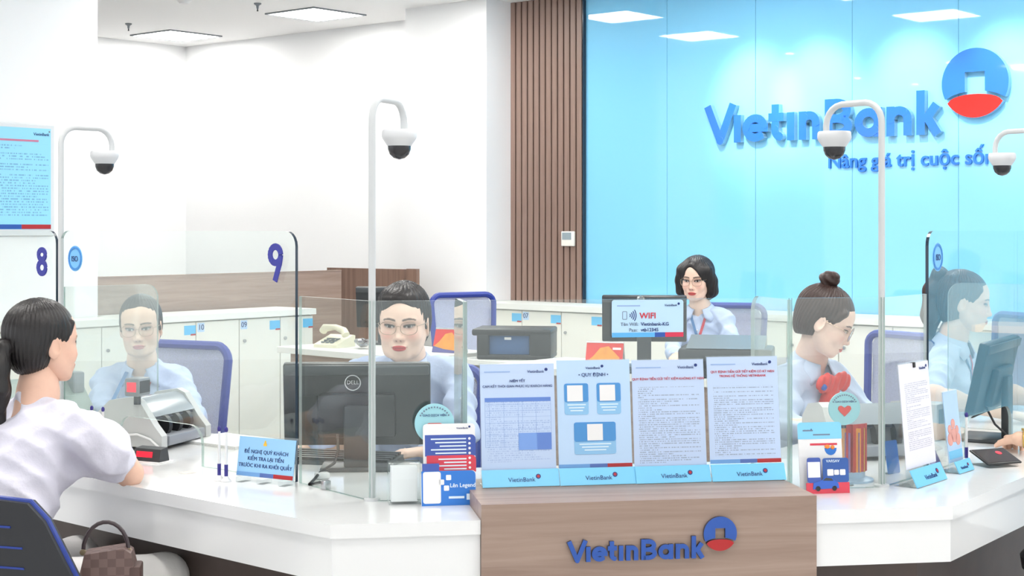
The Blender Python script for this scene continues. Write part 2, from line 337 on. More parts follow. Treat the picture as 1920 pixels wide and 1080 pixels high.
rl = [('white locker pair with number 08 and 07 plates and a hanging key, below the slats', ('08', '07'), (1, 1), (0, 1)),
      ('white locker behind the screen carrying the wifi sign', ('', ''), (1, 0), (0, 0)), ('white locker behind the bob-haired woman', ('', ''), (0, 0), (0, 0)),
      ('white locker seen through the glass fin beside the bun-haired woman', ('', ''), (0, 0), (0, 0)), ('white locker behind the head of the bun-haired woman', ('', ''), (0, 0), (0, 0)), ('white locker behind the right camera pole', ('', ''), (1, 0), (0, 0)),
      ('white locker behind the ponytailed woman, at the right edge of the row', ('', ''), (0, 0), (0, 0)), ('white locker at the far right end of the row by the blue chair', ('', ''), (0, 0), (0, 0))]
for k, (lb, nu, st, ke) in enumerate(rl):
    locker(lb, Fr, AB, .095 + .76 * k, (.38, .38), nu, st, ke, RG)
t = thing('worktop', 'long white worktop on the lockers along the blue wall', 'worktop', Fr, AB)
MB().prism_xy([(-.30, -.02), (6.9, -.02), (6.9, .415), (.02, .415), (.02, .10), (-.30, .10)], .891, .933).build('slab', LAMM, t, smooth=0)
Fl = Vector((-1.4286, 11.03, 0)) - Vector((*dA, 0)) * .0
LG = 'white lockers under the left wood panel'
for lb, x0, wd, nu, st, ke in (('white locker with number 09 plate, at the right end under the wood panel', -.68, (.37, .31), ('', '09'), (1, 1), (0, 0)), ('white locker with number 10 plate, under the wood panel', -1.42, (.37, .37), ('', '10'), (0, 0), (0, 0)),
                          ('white locker with number 12 plate and hanging keys, behind the left teller', -2.16, (.37, .37), ('12', ''), (0, 1), (1, 0)), ('white locker at the left end, behind the customer', -2.9, (.37, .37), ('', ''), (0, 0), (0, 0))):
    if '10' in nu: nu = ('10', ''); x0 = -1.42 + .37; wd = (.37,); nu = ('10',); st = (0,); ke = (0,)
    if '09' in nu: nu = ('09', ''); wd = (.37, .31); st = (1, 1)
    locker(lb, Fl, AA, x0, wd, nu, st, ke, LG, .25 if x0 < -1.6 else .41)
locker('white locker with a blue sticker between numbers 10 and 12', Fl, AA, -1.42, (.37,), ('',), (1,), (0,), LG)
t = thing('worktop', 'white worktop on the lockers under the left wood panel', 'worktop', Fl, AA)
MB().prism_xy([(-2.92, -.02), (.012, -.02), (.012, .41), (-1.60, .41), (-1.60, .255), (-2.92, .255)], .891, .933).build('slab', LAMM, t, smooth=0)
# ------------------------------------------------------------------ ceiling lamps, sprinklers
def lamp(x, y, label):
    t = thing('ceiling_light', label, 'light', (x, y, CEIL), AB, 'square ceiling lights')
    f = MB()
    for a, b, c, d in ((-.3, .3, -.3, -.28), (-.3, .3, .28, .3), (-.3, -.28, -.28, .28), (.28, .3, -.28, .28)): f.box(a, b, c, d, -.012, 0)
    f.build('frame', MGREY, t, smooth=0); MB().box(-.28, .28, -.28, .28, -.008, -.002).build('diffuser', LAMPM, t, smooth=0)
lamp(-3.13, 14.32, 'square ceiling light over the far left corner'); lamp(-1.648, 12.9, 'square ceiling light in front of the white rear wall')
oth = [(-.56, 11.28), (-1.69, 10.23), (-.01, 8.67), (1.04, 9.78), (2.64, 8.28), (1.6, 7.17), (3.2, 5.67), (4.3, 6.8), (-.9, 6.4), (.7, 4.9), (2.3, 3.4), (-2.0, 4.3), (-.4, 2.8), (1.2, 1.3), (3.9, 1.9), (-3.6, 5.8), (-4.2, 3.0)]
for i, (x, y) in enumerate(oth): lamp(x, y, ('square ceiling light whose leftmost reflection shows in the blue wall', 'square ceiling light whose second reflection shows in the blue wall', 'square ceiling light mirrored near the top right of the blue wall')[i] if i < 3 else 'square ceiling light above the counters, over the picture')
for x, y, lb in ((241, 44, 'small grey sprinkler on the ceiling, left of the far light'), (483, 6, 'small grey sprinkler on the ceiling, near the second light')):
    p = onz(x, y, CEIL); t = thing('sprinkler', lb, 'sprinkler', p, 0, 'ceiling sprinklers')
    MB().lathe([(.03, 0), (.03, -.008), (.012, -.02), (.008, -.045)], n=12).build('head', MGREY, t); MB().cyl((0, 0, -.045), (0, 0, -.065), .004, .007, 8).build('deflector', DGREY, t)
p = onz(345, -4, CEIL); t = thing('smoke_detector', 'round white smoke detector on the ceiling at the top edge', 'detector', p)
MB().lathe([(.06, 0), (.06, -.02), (.035, -.045)], n=20).build('base', WPLAST, t)
p = onz(1012, -6, CEIL); t = thing('ceiling_camera', 'grey dome camera on the ceiling above the wood slats', 'camera', px(1012, -6, 11.2).xy.to_3d() + Vector((0, 0, CEIL)))
MB().lathe([(.06, 0), (.06, -.03), (.045, -.05)], n=18).build('housing', LGREY, t); MB().ball((0, 0, -.05), .04).build('dome', DGREY, t)
# wall washers aimed at the sign
for i, sx in enumerate((2.25, 2.75, 3.45, 4.1)):
    p = Vector(WB) + Vector((*(dB * sx), 0)) - Vector((*(nB * 1.15), 0)); p.z = CEIL
    t = thing('spotlight', 'small recessed spotlight above the wall sign', 'light', p, AB, 'spotlights washing the sign')
    MB().lathe([(.055, 0), (.055, -.01), (.04, -.012), (.036, 0)], n=18).build('ring', WPLAST, t)
    ld = bpy.data.lights.new('wash', 'SPOT'); ld.energy = 62; ld.spot_size = math.radians(36); ld.spot_blend = .9; ld.shadow_soft_size = .03; ld.color = (1, .98, .95)
    lo = bpy.data.objects.new('wash_light', ld); COL.objects.link(lo); lo.parent = t; lo.location = (0, 0, -.03)
    lo.rotation_euler = Vector((0, 1.15, 2.42 - CEIL)).to_track_quat('-Z', 'Y').to_euler()
for i, (x, y) in enumerate(((-4.6, 8.2), (-5.2, 7.2), (-3.4, 6.9), (-4.0, 5.2), (-5.8, 6.2), (-2.9, 8.9))):
    t = thing('downlight', 'small round downlight over the lobby, outside the picture', 'light', (x, y, CEIL), 0, 'lobby downlights')
    MB().lathe([(.05, 0), (.05, -.008)], n=16).build('ring', WPLAST, t); MB().lathe([(.042, -.009), (.042, -.011)], n=16).build('lens', LAMPM, t)
# ------------------------------------------------------------------ sign on the blue wall
sg = thing('wall_sign', 'large raised blue bank wordmark with round blue and red emblem on the blue wall', 'sign', WB, AB)
wordmark(sg, sB(1327), 2.116, (sB(1772) - sB(1327)), -.045, 0, [LOGOB, LOGOS], cap=.268, sw=.058)
emblem(sg, sB(1833), 2.433, .222, -.045, 0, [LOGOB, LOGOS], [LOGOR, LOGOS])
sl2 = thing('slogan_sign', 'raised blue slogan lettering below the large wordmark', 'sign', WB, AB)
text('Nâng giá trị cuộc sống', .135, mat('slogan_blue', (44, 120, 214), .3), sl2, (sB(1553), -.008, 1.917), depth=.008, align='LEFT', offset=.012, sx=1.0)
# thermostat on the slats, poster on the near left pier
t = thing('thermostat', 'small cream thermostat on the wood slats', 'thermostat', WB, AB); x0 = sB(1060)
MB().rbox(x0, x0 + .125, -.055, -.033, 1.37, 1.485, .006).build('case', CREAM, t); MB().box(x0 + .012, x0 + .1, -.057, -.054, 1.42, 1.475).build('display', mat('lcd', (150, 165, 172), .2), t, smooth=0)
pf = thing('wall_poster', 'pale blue printed notice in a clear frame on the left white pier', 'poster', (Q.x, Q.y, 0), AA)
MB().rbox(-.88, -.335, -.02, -.006, 1.46, 2.155, .004).build('frame', mat('poster_frame', (222, 224, 226), .2), pf, smooth=0)
MB().box(-.86, -.362, -.022, -.0195, 1.50, 2.13).build('sheet', linesmat('poster_print', (150, 218, 248), (108, 160, 205), .0165, -.84, -.38, 1.56, 2.03, .5, 2., .8, 110), pf, smooth=0)
text('VietinBank', .026, NAVY, pf, (-.43, -.0235, 2.085)); MB().ball((-.372, -.022, 2.112), (.006, .003, .006), 8, 6).build('pin', MGREY, pf)
MB().box(-.80, -.45, -.0235, -.021, 2.045, 2.057).build('headline', mat('poster_red', (200, 120, 150), .5), pf, smooth=0)
for a, b, m_ in ((-.86, -.74, SKYB), (-.74, -.57, LOGOBD), (-.57, -.362, LOGORD)): MB().box(a, b, -.0235, -.021, 1.502, 1.53).build('colour_band', m_, pf, smooth=0)
# ------------------------------------------------------------------ teller counter
L0, R0 = Vector((-.455, 3.847)), Vector((1.179, 4.106)); aC, aL, aR = 9., -42., 54.
dC, nC, dL, nL, dR, nR = D(aC), D(aC + 90), D(aL), D(aL + 90), D(aR), D(aR + 90)
TOP, DEP = .76, .86
def isect(p, d, q, e): k = (q - p); det = d.x * -e.y + e.x * d.y; s = (k.x * -e.y + e.x * k.y) / det; return p + d * s
b0, b1 = .380, 1.272                                 # block along the centre line
La = L0 - dL * 3.3; iL = isect(L0 + nL * DEP, dL, L0 + nC * DEP, dC)
ct = thing('teller_counter', 'white glossy teller counter wing on the left, angled towards the customer', 'counter')
MB().prism_xy([La, L0, L0 + dC * b0, L0 + dC * b0 + nC * DEP, iL, La + nL * DEP], TOP - .036, TOP).build('worktop', LAM, ct, smooth=0)
f = MB(); f.prism_xy([La + nL * .008, isect(L0 + nL * .008, dL, L0 + nC * .008, dC), L0 + dC * b0 + nC * .008, L0 + dC * b0 + nC * .13, isect(L0 + nL * .13, dL, L0 + nC * .13, dC), La + nL * .13], TOP - .150, TOP - .0365); f.build('apron', LAM, ct, smooth=0)
f = MB(); f.prism_xy([La + nL * .12, isect(L0 + nL * .12, dL, L0 + nC * .12, dC), L0 + dC * b0 + nC * .12, L0 + dC * b0 + nC * .15, isect(L0 + nL * .15, dL, L0 + nC * .15, dC), La + nL * .15], 0, TOP - .1505); f.build('plinth', DARKW, ct, smooth=0)
Ra = R0 + dR * 3.0; iR = isect(R0 + nR * DEP, dR, R0 + nC * DEP, dC); Rb = L0 + dC * b1
ct2 = thing('teller_counter', 'white glossy teller counter wing on the right of the wood block', 'counter')
MB().prism_xy([Rb, R0, Ra, Ra + nR * DEP, iR, Rb + nC * DEP], TOP - .036, TOP).build('worktop', LAM, ct2, smooth=0)
def rr(o): return [Rb + nC * o, isect(R0 + nR * o, dR, R0 + nC * o, dC), Ra + nR * o]
MB().prism_xy(rr(.008) + rr(.13)[::-1], TOP - .150, TOP - .0365).build('apron', LAM, ct2, smooth=0)
MB().prism_xy(rr(.12) + rr(.15)[::-1], 0, TOP - .1505).build('plinth', DARKW, ct2, smooth=0)
blk = thing('counter_block', 'brown wood block with blue bank sign between the white counters', 'counter', (L0.x, L0.y, 0), aC)
MB().box(b0 + .001, b1 - .001, -.006, .40, 0, .80).build('body', WOODX, blk, smooth=0)
MB().box(b0 + .001, b1 - .001, .40, DEP - .002, .68, TOP).build('rear_shelf', LAM, blk, smooth=0)
wordmark(blk, b0 + .2207, .648, .364, -.016, -.006, [LOGOBD, mat('logo_edge_dark', (60, 62, 80), .4)], cap=.0535, sw=.0118)
emblem(blk, b0 + .6259, .7095, .0445, -.016, -.006, [LOGOBD, MT['logo_edge_dark']], [LOGORD, MT['logo_edge_dark']])
# ------------------------------------------------------------------ glass screens
GT = 1.305
def gpanel(label, p0, p1, poly, m=GLASS, th=.010, edge=EDGE, clamps=(), dark=None):
    p0, p1 = Vector(p0), Vector(p1); d = p1 - p0; L = d.length; pl_ = poly(L); mb = MB().prism_xz(pl_, -th / 2, th / 2, 0, 1)
    if dark is not None:
        pl2 = []
        for a_, b_ in zip(pl_, pl_[1:] + pl_[:1]): pl2.append(a_)
        for i, fc in enumerate(mb.f):
            if mb.m[i] == 1:
                c_ = [sum(mb.v[k][j] for k in fc) / len(fc) for j in (0, 2)]; zm = max(mb.v[k][2] for k in fc)
                if abs(c_[0] - dark * L) < .05 and zm > 1.3: mb.m[i] = 2
    o = mb.build('glass_screen', [m, edge, EDGED], None, smooth=0, loc=(p0.x, p0.y, 0), rotz=ang(d))
    tag(o, label, 'glass screen', 'glass screens on the counter')
    for c in clamps: MB().rbox(c * L - .010, c * L + .010, -.012, .012, TOP, TOP + .026, .003).build('clamp', CHROME, o)
    return o
def low(L): return rounded(.004, L - .004, TOP + .001, GT, .0)
P2, P3 = Vector((-.382, 4.18)), Vector((1.064, 4.409)); GL = Vector((-.627, 4.49)); PO = GL - dL * 1.265; GR = Vector((1.252, 4.65)); P4 = GR + D(54.5) * 1.13
xs = .257; xe = 1.188
gpanel('low corner glass pane left of the front white camera pole, with a steel clamp', GL + dL * .01, P2, low, clamps=(.38,))
gpanel('low glass pane between the front camera pole and the left green glass edge', P2, P2 + dC * xs, low)
gpanel('wide low glass pane behind the four standing notices', P2 + dC * xs, P2 + dC * xe, low)
gpanel('low glass pane in front of the bun-haired woman', P2 + dC * xe, P3, low)
gpanel('low glass pane right of the right camera pole, angled back', P3, GR, low)
def tall(a0, a1, hh):
    def f(L):
        r = .06; A = [(.004, TOP + .001)]
        if a1: A += [(a0, TOP + .001)] + arc(a0 + r, TOP + hh - r, r, r, 180, 90, 5) + arc(a1 - r, TOP + hh - r, r, r, 90, 0, 5) + [(a1, TOP + .001)]
        A += [(L - .004, TOP + .001), (L - .004, GT)] + arc(L - .004 - .045, 1.495 - .045, .045, .045, 0, 90, 5) + arc(.004 + .045, 1.495 - .045, .045, .045, 90, 180, 5) + [(.004, GT)]
        return A
    return f
g9 = gpanel('tall glass panel with the number 9 above the left counter', PO, GL, tall(.36, .81, .125), dark=1)
g8 = gpanel('tall glass panel with the number 8 behind the customer', PO - dL * 1.28, PO - dL * .02, tall(.36, .81, .125), dark=1)
g10 = gpanel('tall glass panel with a round sticker in front of the ponytailed woman', GR + dR * .008, P4, tall(.345, .80, .135), dark=0)
def fin(D_): return lambda L: rounded(0.004, L, TOP + .001, GT - .005, .05, 6, 'c')
gpanel('hazy glass fin between windows 8 and 9 in front of the left teller', PO + nL * .01, PO + nL * .40, fin(1), HAZY, edge=EDGE)
gpanel('hazy glass fin in front of the ponytailed woman', P4 + nR * .01, P4 + nR * .335, fin(1), HAZY, edge=EDGE)
gpanel('glass fin with green edge left of the notices', P2 + dC * xs + nC * .006, P2 + dC * xs + Vector((-.035, .27)), fin(1), HAZY, .012)
gpanel('glass fin with green edge right of the notices', P2 + dC * xe + nC * .006, P2 + dC * xe + Vector((-.062, .29)), fin(1), HAZY, .012)
def onp(x, p0, d): u = (x - 960) / F; return (u * p0.y - p0.x) / (d.x - u * d.y)
def digit(o, x, z, h, which):
    mb = MB(); sw = h * .19; r = h * .235
    if which == '9': stroke(mb, arc(x, z + h * .26, r, h * .235, 0, 360, 20), sw, -.008, -.0055); stroke(mb, [(x + r * .98, z + h * .22), (x + r * .8, z + h * .02), (x - r * .1, z - h * .5)], sw, -.008, -.0055)
    else: stroke(mb, arc(x, z + h * .24, r * .9, h * .165, 0, 360, 18), sw, -.008, -.0055); stroke(mb, arc(x, z - h * .2, r, h * .2, 0, 360, 18), sw, -.008, -.0055)
    mb.build('number', INK, o, smooth=0)
digit(g9, onp(520, PO, dL), 1.398, .103, '9'); g8p = PO - dL * 1.28; digit(g8, onp(82, g8p, dL), 1.386, .103, '8')
ISOB = mat('iso_blue', (120, 190, 240), .4); ISOD = mat('iso_ring', (66, 140, 214), .4)
for o, x, z in ((g9, onp(144, PO, dL), 1.40), (g10, onp(1753, GR, dR), 1.415)):
    t = MB().cyl((x, -.0055, z), (x, -.007, z), .044, n=28).build('round_sticker', ISOB, o, smooth=0)
    rg = MB(); stroke(rg, arc(x, z, .037, .037, 0, 360, 28), .007, -.0085, -.007); rg.build('ring', ISOD, t, smooth=0)
    text('ISO', .027, NAVY, t, (x, -.0088, z - .010), depth=.0004)
# ------------------------------------------------------------------ camera poles on the counter
def campole(label, p, dirv, reach, htop=1.862, r=.0095):
    t = thing('camera_pole', label, 'camera', (p.x, p.y, TOP), ang(dirv), 'dome cameras on white poles')
    h = htop - TOP; bend = min(.06, reach * .45)
    path = [(0, 0, 0), (0, 0, h - bend)] + [(bend - bend * math.cos(a), 0, h - bend + bend * math.sin(a)) for a in np.linspace(.2, 1.5, 6)]
    path += [(reach - bend + bend * math.sin(a), 0, h - bend + bend * math.cos(a)) for a in np.linspace(.07, 1.57, 6)] + [(reach, 0, h - .078)]
    MB().tube(path, r, 12).build('pole', POLEM, t); MB().lathe([(.022, 0), (.022, .006), (.012, .009)], n=18).build('foot', POLEM, t)
    cx = reach - .03; zc = h - .078
    c = MB().lathe([(.0, 0), (.046, 0), (.049, -.004), (.050, -.018), (.0475, -.026), (.034, -.046)], (cx, 0, zc), 28).build('camera_body', CAMW, t)
    MB().lathe([(.033, 0), (.0325, -.012), (.027, -.026), (.016, -.036), (.002, -.040)], (cx, 0, zc - .044), 24).build('dome', mat('smoked_dome', (46, 46, 50), .08), c)
    return t
campole('white dome camera on a pole beside the number 8 and 9 panels', PO, nL, .205, 1.857)
campole('white dome camera on the tall front pole near the short-haired woman', P2 + Vector((0, .012)), Vector((.37, .93)), .20, 1.860, .0098)
campole('white dome camera on the pole in front of the wall wordmark', P3 + Vector((0, .012)), Vector((-.64, .77)), .20, 1.868)
campole('white dome camera at the right edge, its pole outside the picture', P4, Vector((-.62, .78)), .18, 1.86)
# ================================================================== furniture and props
MESHM = mat('chair_frame_blue', (44, 62, 150), .4)
def meshback():
    m = bpy.data.materials.new('chair_mesh'); m.use_nodes = True; nt = m.node_tree; b = nt.nodes['Principled BSDF']; N = nt.nodes.new; L = nt.links.new
    b.inputs['Base Color'].default_value = (*lin((176, 180, 206)), 1); b.inputs['Roughness'].default_value = .7
    tc = N('ShaderNodeTexCoord'); mp = N('ShaderNodeMapping'); mp.inputs['Rotation'].default_value = (0, .6, 0); mp.inputs['Scale'].default_value = (330, 330, 330); L(tc.outputs['Object'], mp.inputs[0])
    ch = N('ShaderNodeTexVoronoi'); ch.inputs['Scale'].default_value = 1; L(mp.outputs[0], ch.inputs['Vector'])
    r = N('ShaderNodeMapRange'); r.inputs[1].default_value = .25; r.inputs[2].default_value = .5; r.inputs[3].default_value = .62; r.inputs[4].default_value = 1; L(ch.outputs['Distance'], r.inputs[0]); L(r.outputs[0], b.inputs['Alpha'])
    return m
MESHF = meshback()
SG = 'blue mesh-back office chairs'
def staff_chair(label, x, y, facing, ztop=1.0):
    """office chair, facing = plan angle of the sitter's view; backrest at the opposite side"""
    t = thing('office_chair', label, 'chair', (x, y, 0), facing - 90, SG)
    h, wd = .47, .45; zb = ztop - h
    def cy(z): return -.22 - .05 * math.sin((z - zb) / h * 3.0) * .6 - .08 * (z - zb)
    out = rounded(-wd / 2, wd / 2, zb, ztop, .06, 5); out = [(x_ * (1 - .22 * max(0, (.5 - (z_ - zb) / h)) ), z_) for x_, z_ in out]
    P_ = [(x_, cy(z_) + .25 * x_ * x_ * 2, z_) for x_, z_ in out]; P_.append(P_[0])
    MB().tube(P_, .019, 8).build('back_frame', MESHM, t)
    mb = MB(); n = 8; g = []
    for i in range(n + 1):
        z_ = zb + h * i / n; hw = wd / 2 * (1 - .22 * max(0, .5 - (z_ - zb) / h)) - (.02 if 0 < i < n else .05)
        for k in range(7):
            x_ = -hw + 2 * hw * k / 6; g.append((x_, cy(z_) + .5 * x_ * x_, z_))
    mb.add(g, [(i * 7 + k, i * 7 + k + 1, (i + 1) * 7 + k + 1, (i + 1) * 7 + k) for i in range(n) for k in range(6)]); mb.build('mesh_panel', MESHF, t)
    MB().tube([(0, -.315, zb + .16), (0, -.30, zb), (0, -.18, .41), (0, -.02, .40)], .022, 8).build('back_support', BLACK, t)
    MB().rbox(-.23, .23, -.22, .24, .43, .49, .025, 3).build('seat', MESHM, t)
    MB().cyl((0, 0, .09), (0, 0, .43), .025).build('gas_column', BLACK, t)
    leg = None
    for k in range(5):
        a = math.radians(72 * k + 18); p = Vector((math.cos(a), math.sin(a), 0)) * .28
        MB().tube([(0, 0, .11), p + Vector((0, 0, .075))], [.024, .014], 8).build('leg', BLACK, t)
        MB().cyl(p + Vector((-.012, 0, .027)), p + Vector((.012, 0, .027)), .026, n=12).build('caster', BLACK, t)
    return t
staff_chair('blue mesh-back chair behind the left teller, beside locker 10', -1.52, 6.44, -116, 1.0)
staff_chair('blue mesh-back chair of the short-haired woman, mostly hidden by her', -.36, 5.62, -95, .97)
staff_chair('empty blue mesh-back chair to the right of the short-haired woman', -.205, 9.75, -62, 1.075)
staff_chair('blue mesh-back chair behind the bob-haired woman', 1.27, 9.25, -105, 1.03)
staff_chair('empty blue mesh-back chair between the bun-haired woman and the camera pole', 1.70, 7.33, -146, .985)
staff_chair('small blue chair at the right edge behind the ponytailed woman\'s screen', 2.60, 8.45, -160, 1.02)
# ---------------------------------------------------------------- monitors
DSC = mat('monitor_back', (30, 32, 35), .38); BEZ = mat('monitor_edge', (66, 70, 74), .3); SCR = mat('dark_screen', (16, 20, 28), .12)
def monitor(label, p, rotz, w_, zb, zt, tilt, z0=TOP, neck_back=True):
    t = thing('monitor', label, 'monitor', (p[0], p[1], z0), rotz, 'desktop monitors'); h = zt - zb; hw = w_ / 2
    M = Matrix.Translation((0, 0, (zb + zt) / 2 - z0)) @ Matrix.Rotation(math.radians(tilt), 4, 'X')
    MB().rbox(-hw, hw, -.018, .016, -h / 2, h / 2, .008).xf(M).build('housing', DSC, t)
    MB().rbox(-hw + .005, hw - .005, -.024, -.017, h / 2 - .035, h / 2 - .004, .003).xf(M).build('top_rim', BEZ, t)
    MB().box(-hw + .014, hw - .014, .0155, .0175, -h / 2 + .02, h / 2 - .014).xf(M).build('screen', SCR, t, smooth=0)
    MB().rbox(-.12, .12, -.045, -.015, -h / 2 + .03, h / 2 - .09, .012).xf(M).build('rear_hump', DSC, t)
    MB().rbox(-.038, .038, -.062, -.036, .012, (zb + zt) / 2 - z0, .006).build('neck', DGREY, t)
    MB().rbox(-.11, .11, -.075, .11, 0, .014, .005).build('foot', DGREY, t)
    return t, M, h
dm, M_, h_ = monitor('black monitor seen from behind, with a round silver badge, on the front counter', (-.478, 4.75), 2, .452, .832, 1.092, 9)
rg = MB(); cx, cz = -.012, .072
stroke(rg, arc(cx, cz, .0235, .0235, 0, 360, 28), .003, -.026, -.0178); rg.xf(M_); rg = rg.build('badge_ring', CHROME, dm, smooth=0)
tx = text('DELL', .017, CHROME, dm, M_ @ Vector((cx, -.0195, cz - .006)), name='badge_text', rot=(90 + 9, 0, 0))
monitor('dark monitor carrying the view behind the wifi sign, in front of the bob-haired woman', (.715, 8.3), -6, .455, .893, 1.146, 8, .752)
monitor('dark monitor on the rear left desk, beside the desk phone', (-.82, 10.0), -12, .40, .86, 1.128, 6, .752)
monitor('dark monitor seen at an angle behind the right glass panel', (1.69, 5.40), 60, .50, .86, 1.118, 12)
# ---------------------------------------------------------------- rear desks
dk = thing('office_desk', 'white-topped desk with brown front holding the desk phone', 'desk', (-1.504, 9.82, 0), -43)
MB().rbox(0, 1.28, 0, .66, .712, .752, .005).build('top', LAMM, dk, smooth=0); MB().box(.09, 1.25, .04, .06, .05, .711).build('front_panel', WOODX, dk, smooth=0)
for a in (.1, 1.19): MB().box(a, a + .05, .07, .6, 0, .711).build('side_panel', WOODX, dk, smooth=0)
dk = thing('office_desk', 'white-topped desk in front of the bob-haired woman', 'desk', (-.089, 8.54, 0), AB)
MB().rbox(0, 1.78, 0, .62, .712, .752, .005).build('top', LAMM, dk, smooth=0); MB().box(.05, 1.73, .04, .06, .05, .711).build('front_panel', WOODX, dk, smooth=0)
for a in (.05, 1.68): MB().box(a, a + .05, .07, .58, 0, .711).build('side_panel', WOODX, dk, smooth=0)
dk = thing('side_table', 'small white side table under the dark printer', 'table', (-.32, 9.12, 0), AB)
MB().rbox(0, .5, 0, .42, .70, .735, .005).build('top', LAMM, dk, smooth=0)
for a in (.02, .43):
    for b in (.02, .35): MB().box(a, a + .05, b, b + .05, 0, .70).build('leg', LAMM, dk, smooth=0)
# printers
t = thing('printer', 'dark desktop printer with a blue panel behind the glass fin', 'printer', (-.30, 9.02, .735), -8)
MB().rbox(.09, .53, .02, .34, .0, .03, .01).rbox(.09, .16, .02, .34, .02, .15, .01).rbox(.40, .53, .02, .34, .02, .17, .012).rbox(.06, .53, .02, .36, .14, .18, .012).build('body', BLACK, t)
MB().box(.16, .40, .06, .08, .03, .14).build('front_panel', mat('printer_blue', (62, 96, 142), .3), t, smooth=0); MB().box(.25, .29, .056, .062, .115, .13).build('badge', WPLAST, t, smooth=0)
t = thing('printer', 'low black passbook printer on the desk of the bob-haired woman', 'printer', (1.06, 7.78, .752), -12)
MB().rbox(-.21, .26, -.1, .22, .004, .15, .015).build('body', DGREY, t); MB().prism_yz([(-.10, .15), (.2, .2), (.22, .15)], -.17, .22).build('cover', mat('printer_grey', (92, 98, 102), .35), t, smooth=0)
MB().box(-.15, .1, -.103, -.098, .05, .09).build('paper_slot', BLACK, t, smooth=0)
t = thing('keyboard', 'dark keyboard and tray under the wifi sign on the rear desk', 'keyboard', (.74, 7.98, .752), -20)
MB().rbox(-.19, .21, -.07, .07, .0, .028, .006).build('case', DGREY, t)
for r_ in range(4): MB().box(-.18, .2, -.06 + .03 * r_, -.036 + .03 * r_, .028, .034).build('key_row', BLACK, t, smooth=0)
# desk calendars
ORG = mat('calendar_orange', (240, 150, 50), .4, noise=.35, nscale=18); CRED = mat('calendar_red', (214, 48, 44), .4); CBL = mat('calendar_blue', (92, 90, 150), .4)
def calendar(label, p, rz, w_=.2, h=.15):
    t = thing('desk_calendar', label, 'calendar', p, rz, 'red and orange desk calendars'); k = math.radians(-18)
    M = Matrix.Rotation(k, 4, 'X')
    MB().box(-w_ / 2, w_ / 2, -.0015, .0015, 0, h).xf(M).build('front_leaf', CRED, t, smooth=0)
    mb = MB(); mb.prism_xz([(-w_ * .48, .035), (-w_ * .2, .02), (w_ * .3, .016), (w_ * .42, h * .42), (w_ * .1, h * .85), (-w_ * .12, h * .78), (-w_ * .3, h * .45)], -.0035, -.0015); mb.xf(M).build('picture', ORG, t, smooth=0)
    mb = MB(); mb.prism_xz([(-w_ * .5, 0), (w_ * .5, 0), (w_ * .5, .012), (-w_ * .1, .022), (-w_ * .5, .04)], -.004, -.0015); mb.xf(M).build('lower_band', CBL, t, smooth=0)
    MB().box(w_ * .22, w_ * .44, -.004, -.0015, h * .72, h * .8).xf(M).build('caption', WPLAST, t, smooth=0)
    M2 = Matrix.Translation((0, 2 * h * math.sin(-k), 0)) @ Matrix.Rotation(-k, 4, 'X')
    MB().box(-w_ / 2, w_ / 2, -.0015, .0015, 0, h).xf(M2).build('rear_leaf', WPLAST, t, smooth=0)
    MB().cyl((-w_ / 2, h * math.sin(-k), h * math.cos(k)), (w_ / 2, h * math.sin(-k), h * math.cos(k)), .005, n=8).build('spiral', CHROME, t)
calendar('red and orange desk calendar on the desk left of the wifi sign', (.49, 8.25, .752), -18, .205, .145)
calendar('red and orange desk calendar behind the short-haired woman\'s shoulder', (-.40, 9.3, .752), -30, .2, .15)
# phone and crumpled foil
t = thing('desk_phone', 'cream desk telephone with handset on the rear left desk', 'telephone', (-1.13, 9.78, .752), -30)
CRM = mat('phone_cream', (232, 228, 206), .4)
MB().prism_yz([(-.1, 0), (-.1, .02), (.08, .075), (.1, .07), (.1, 0)], -.09, .09).build('base', CRM, t, smooth=0)
MB().tube([(-.12, .04, .095), (-.1, .03, .115), (0, .01, .125), (.09, -.02, .105), (.11, -.03, .08)], [.026, .026, .018, .024, .026], 10).build('handset', CRM, t)
for i in range(3):
    for j in range(3): MB().box(-.05 + .035 * i, -.028 + .035 * i, -.075 + .03 * j, -.055 + .03 * j, .028 + .009 * j, .038 + .009 * j).build('key', MGREY, t, smooth=0)
mb = MB()
for i in range(16):
    a = random.uniform(0, 6.28); r_ = random.uniform(0, .05); mb.ball((r_ * math.cos(a), r_ * math.sin(a), random.uniform(.02, .05)), (random.uniform(.015, .03), random.uniform(.015, .03), .018), 6, 4)
tag(mb.build('foil_wrapping', CHROME, None, 0, loc=(-.93, 9.62, .754)), 'crumpled silver foil wrapping beside the desk phone', 'foil')
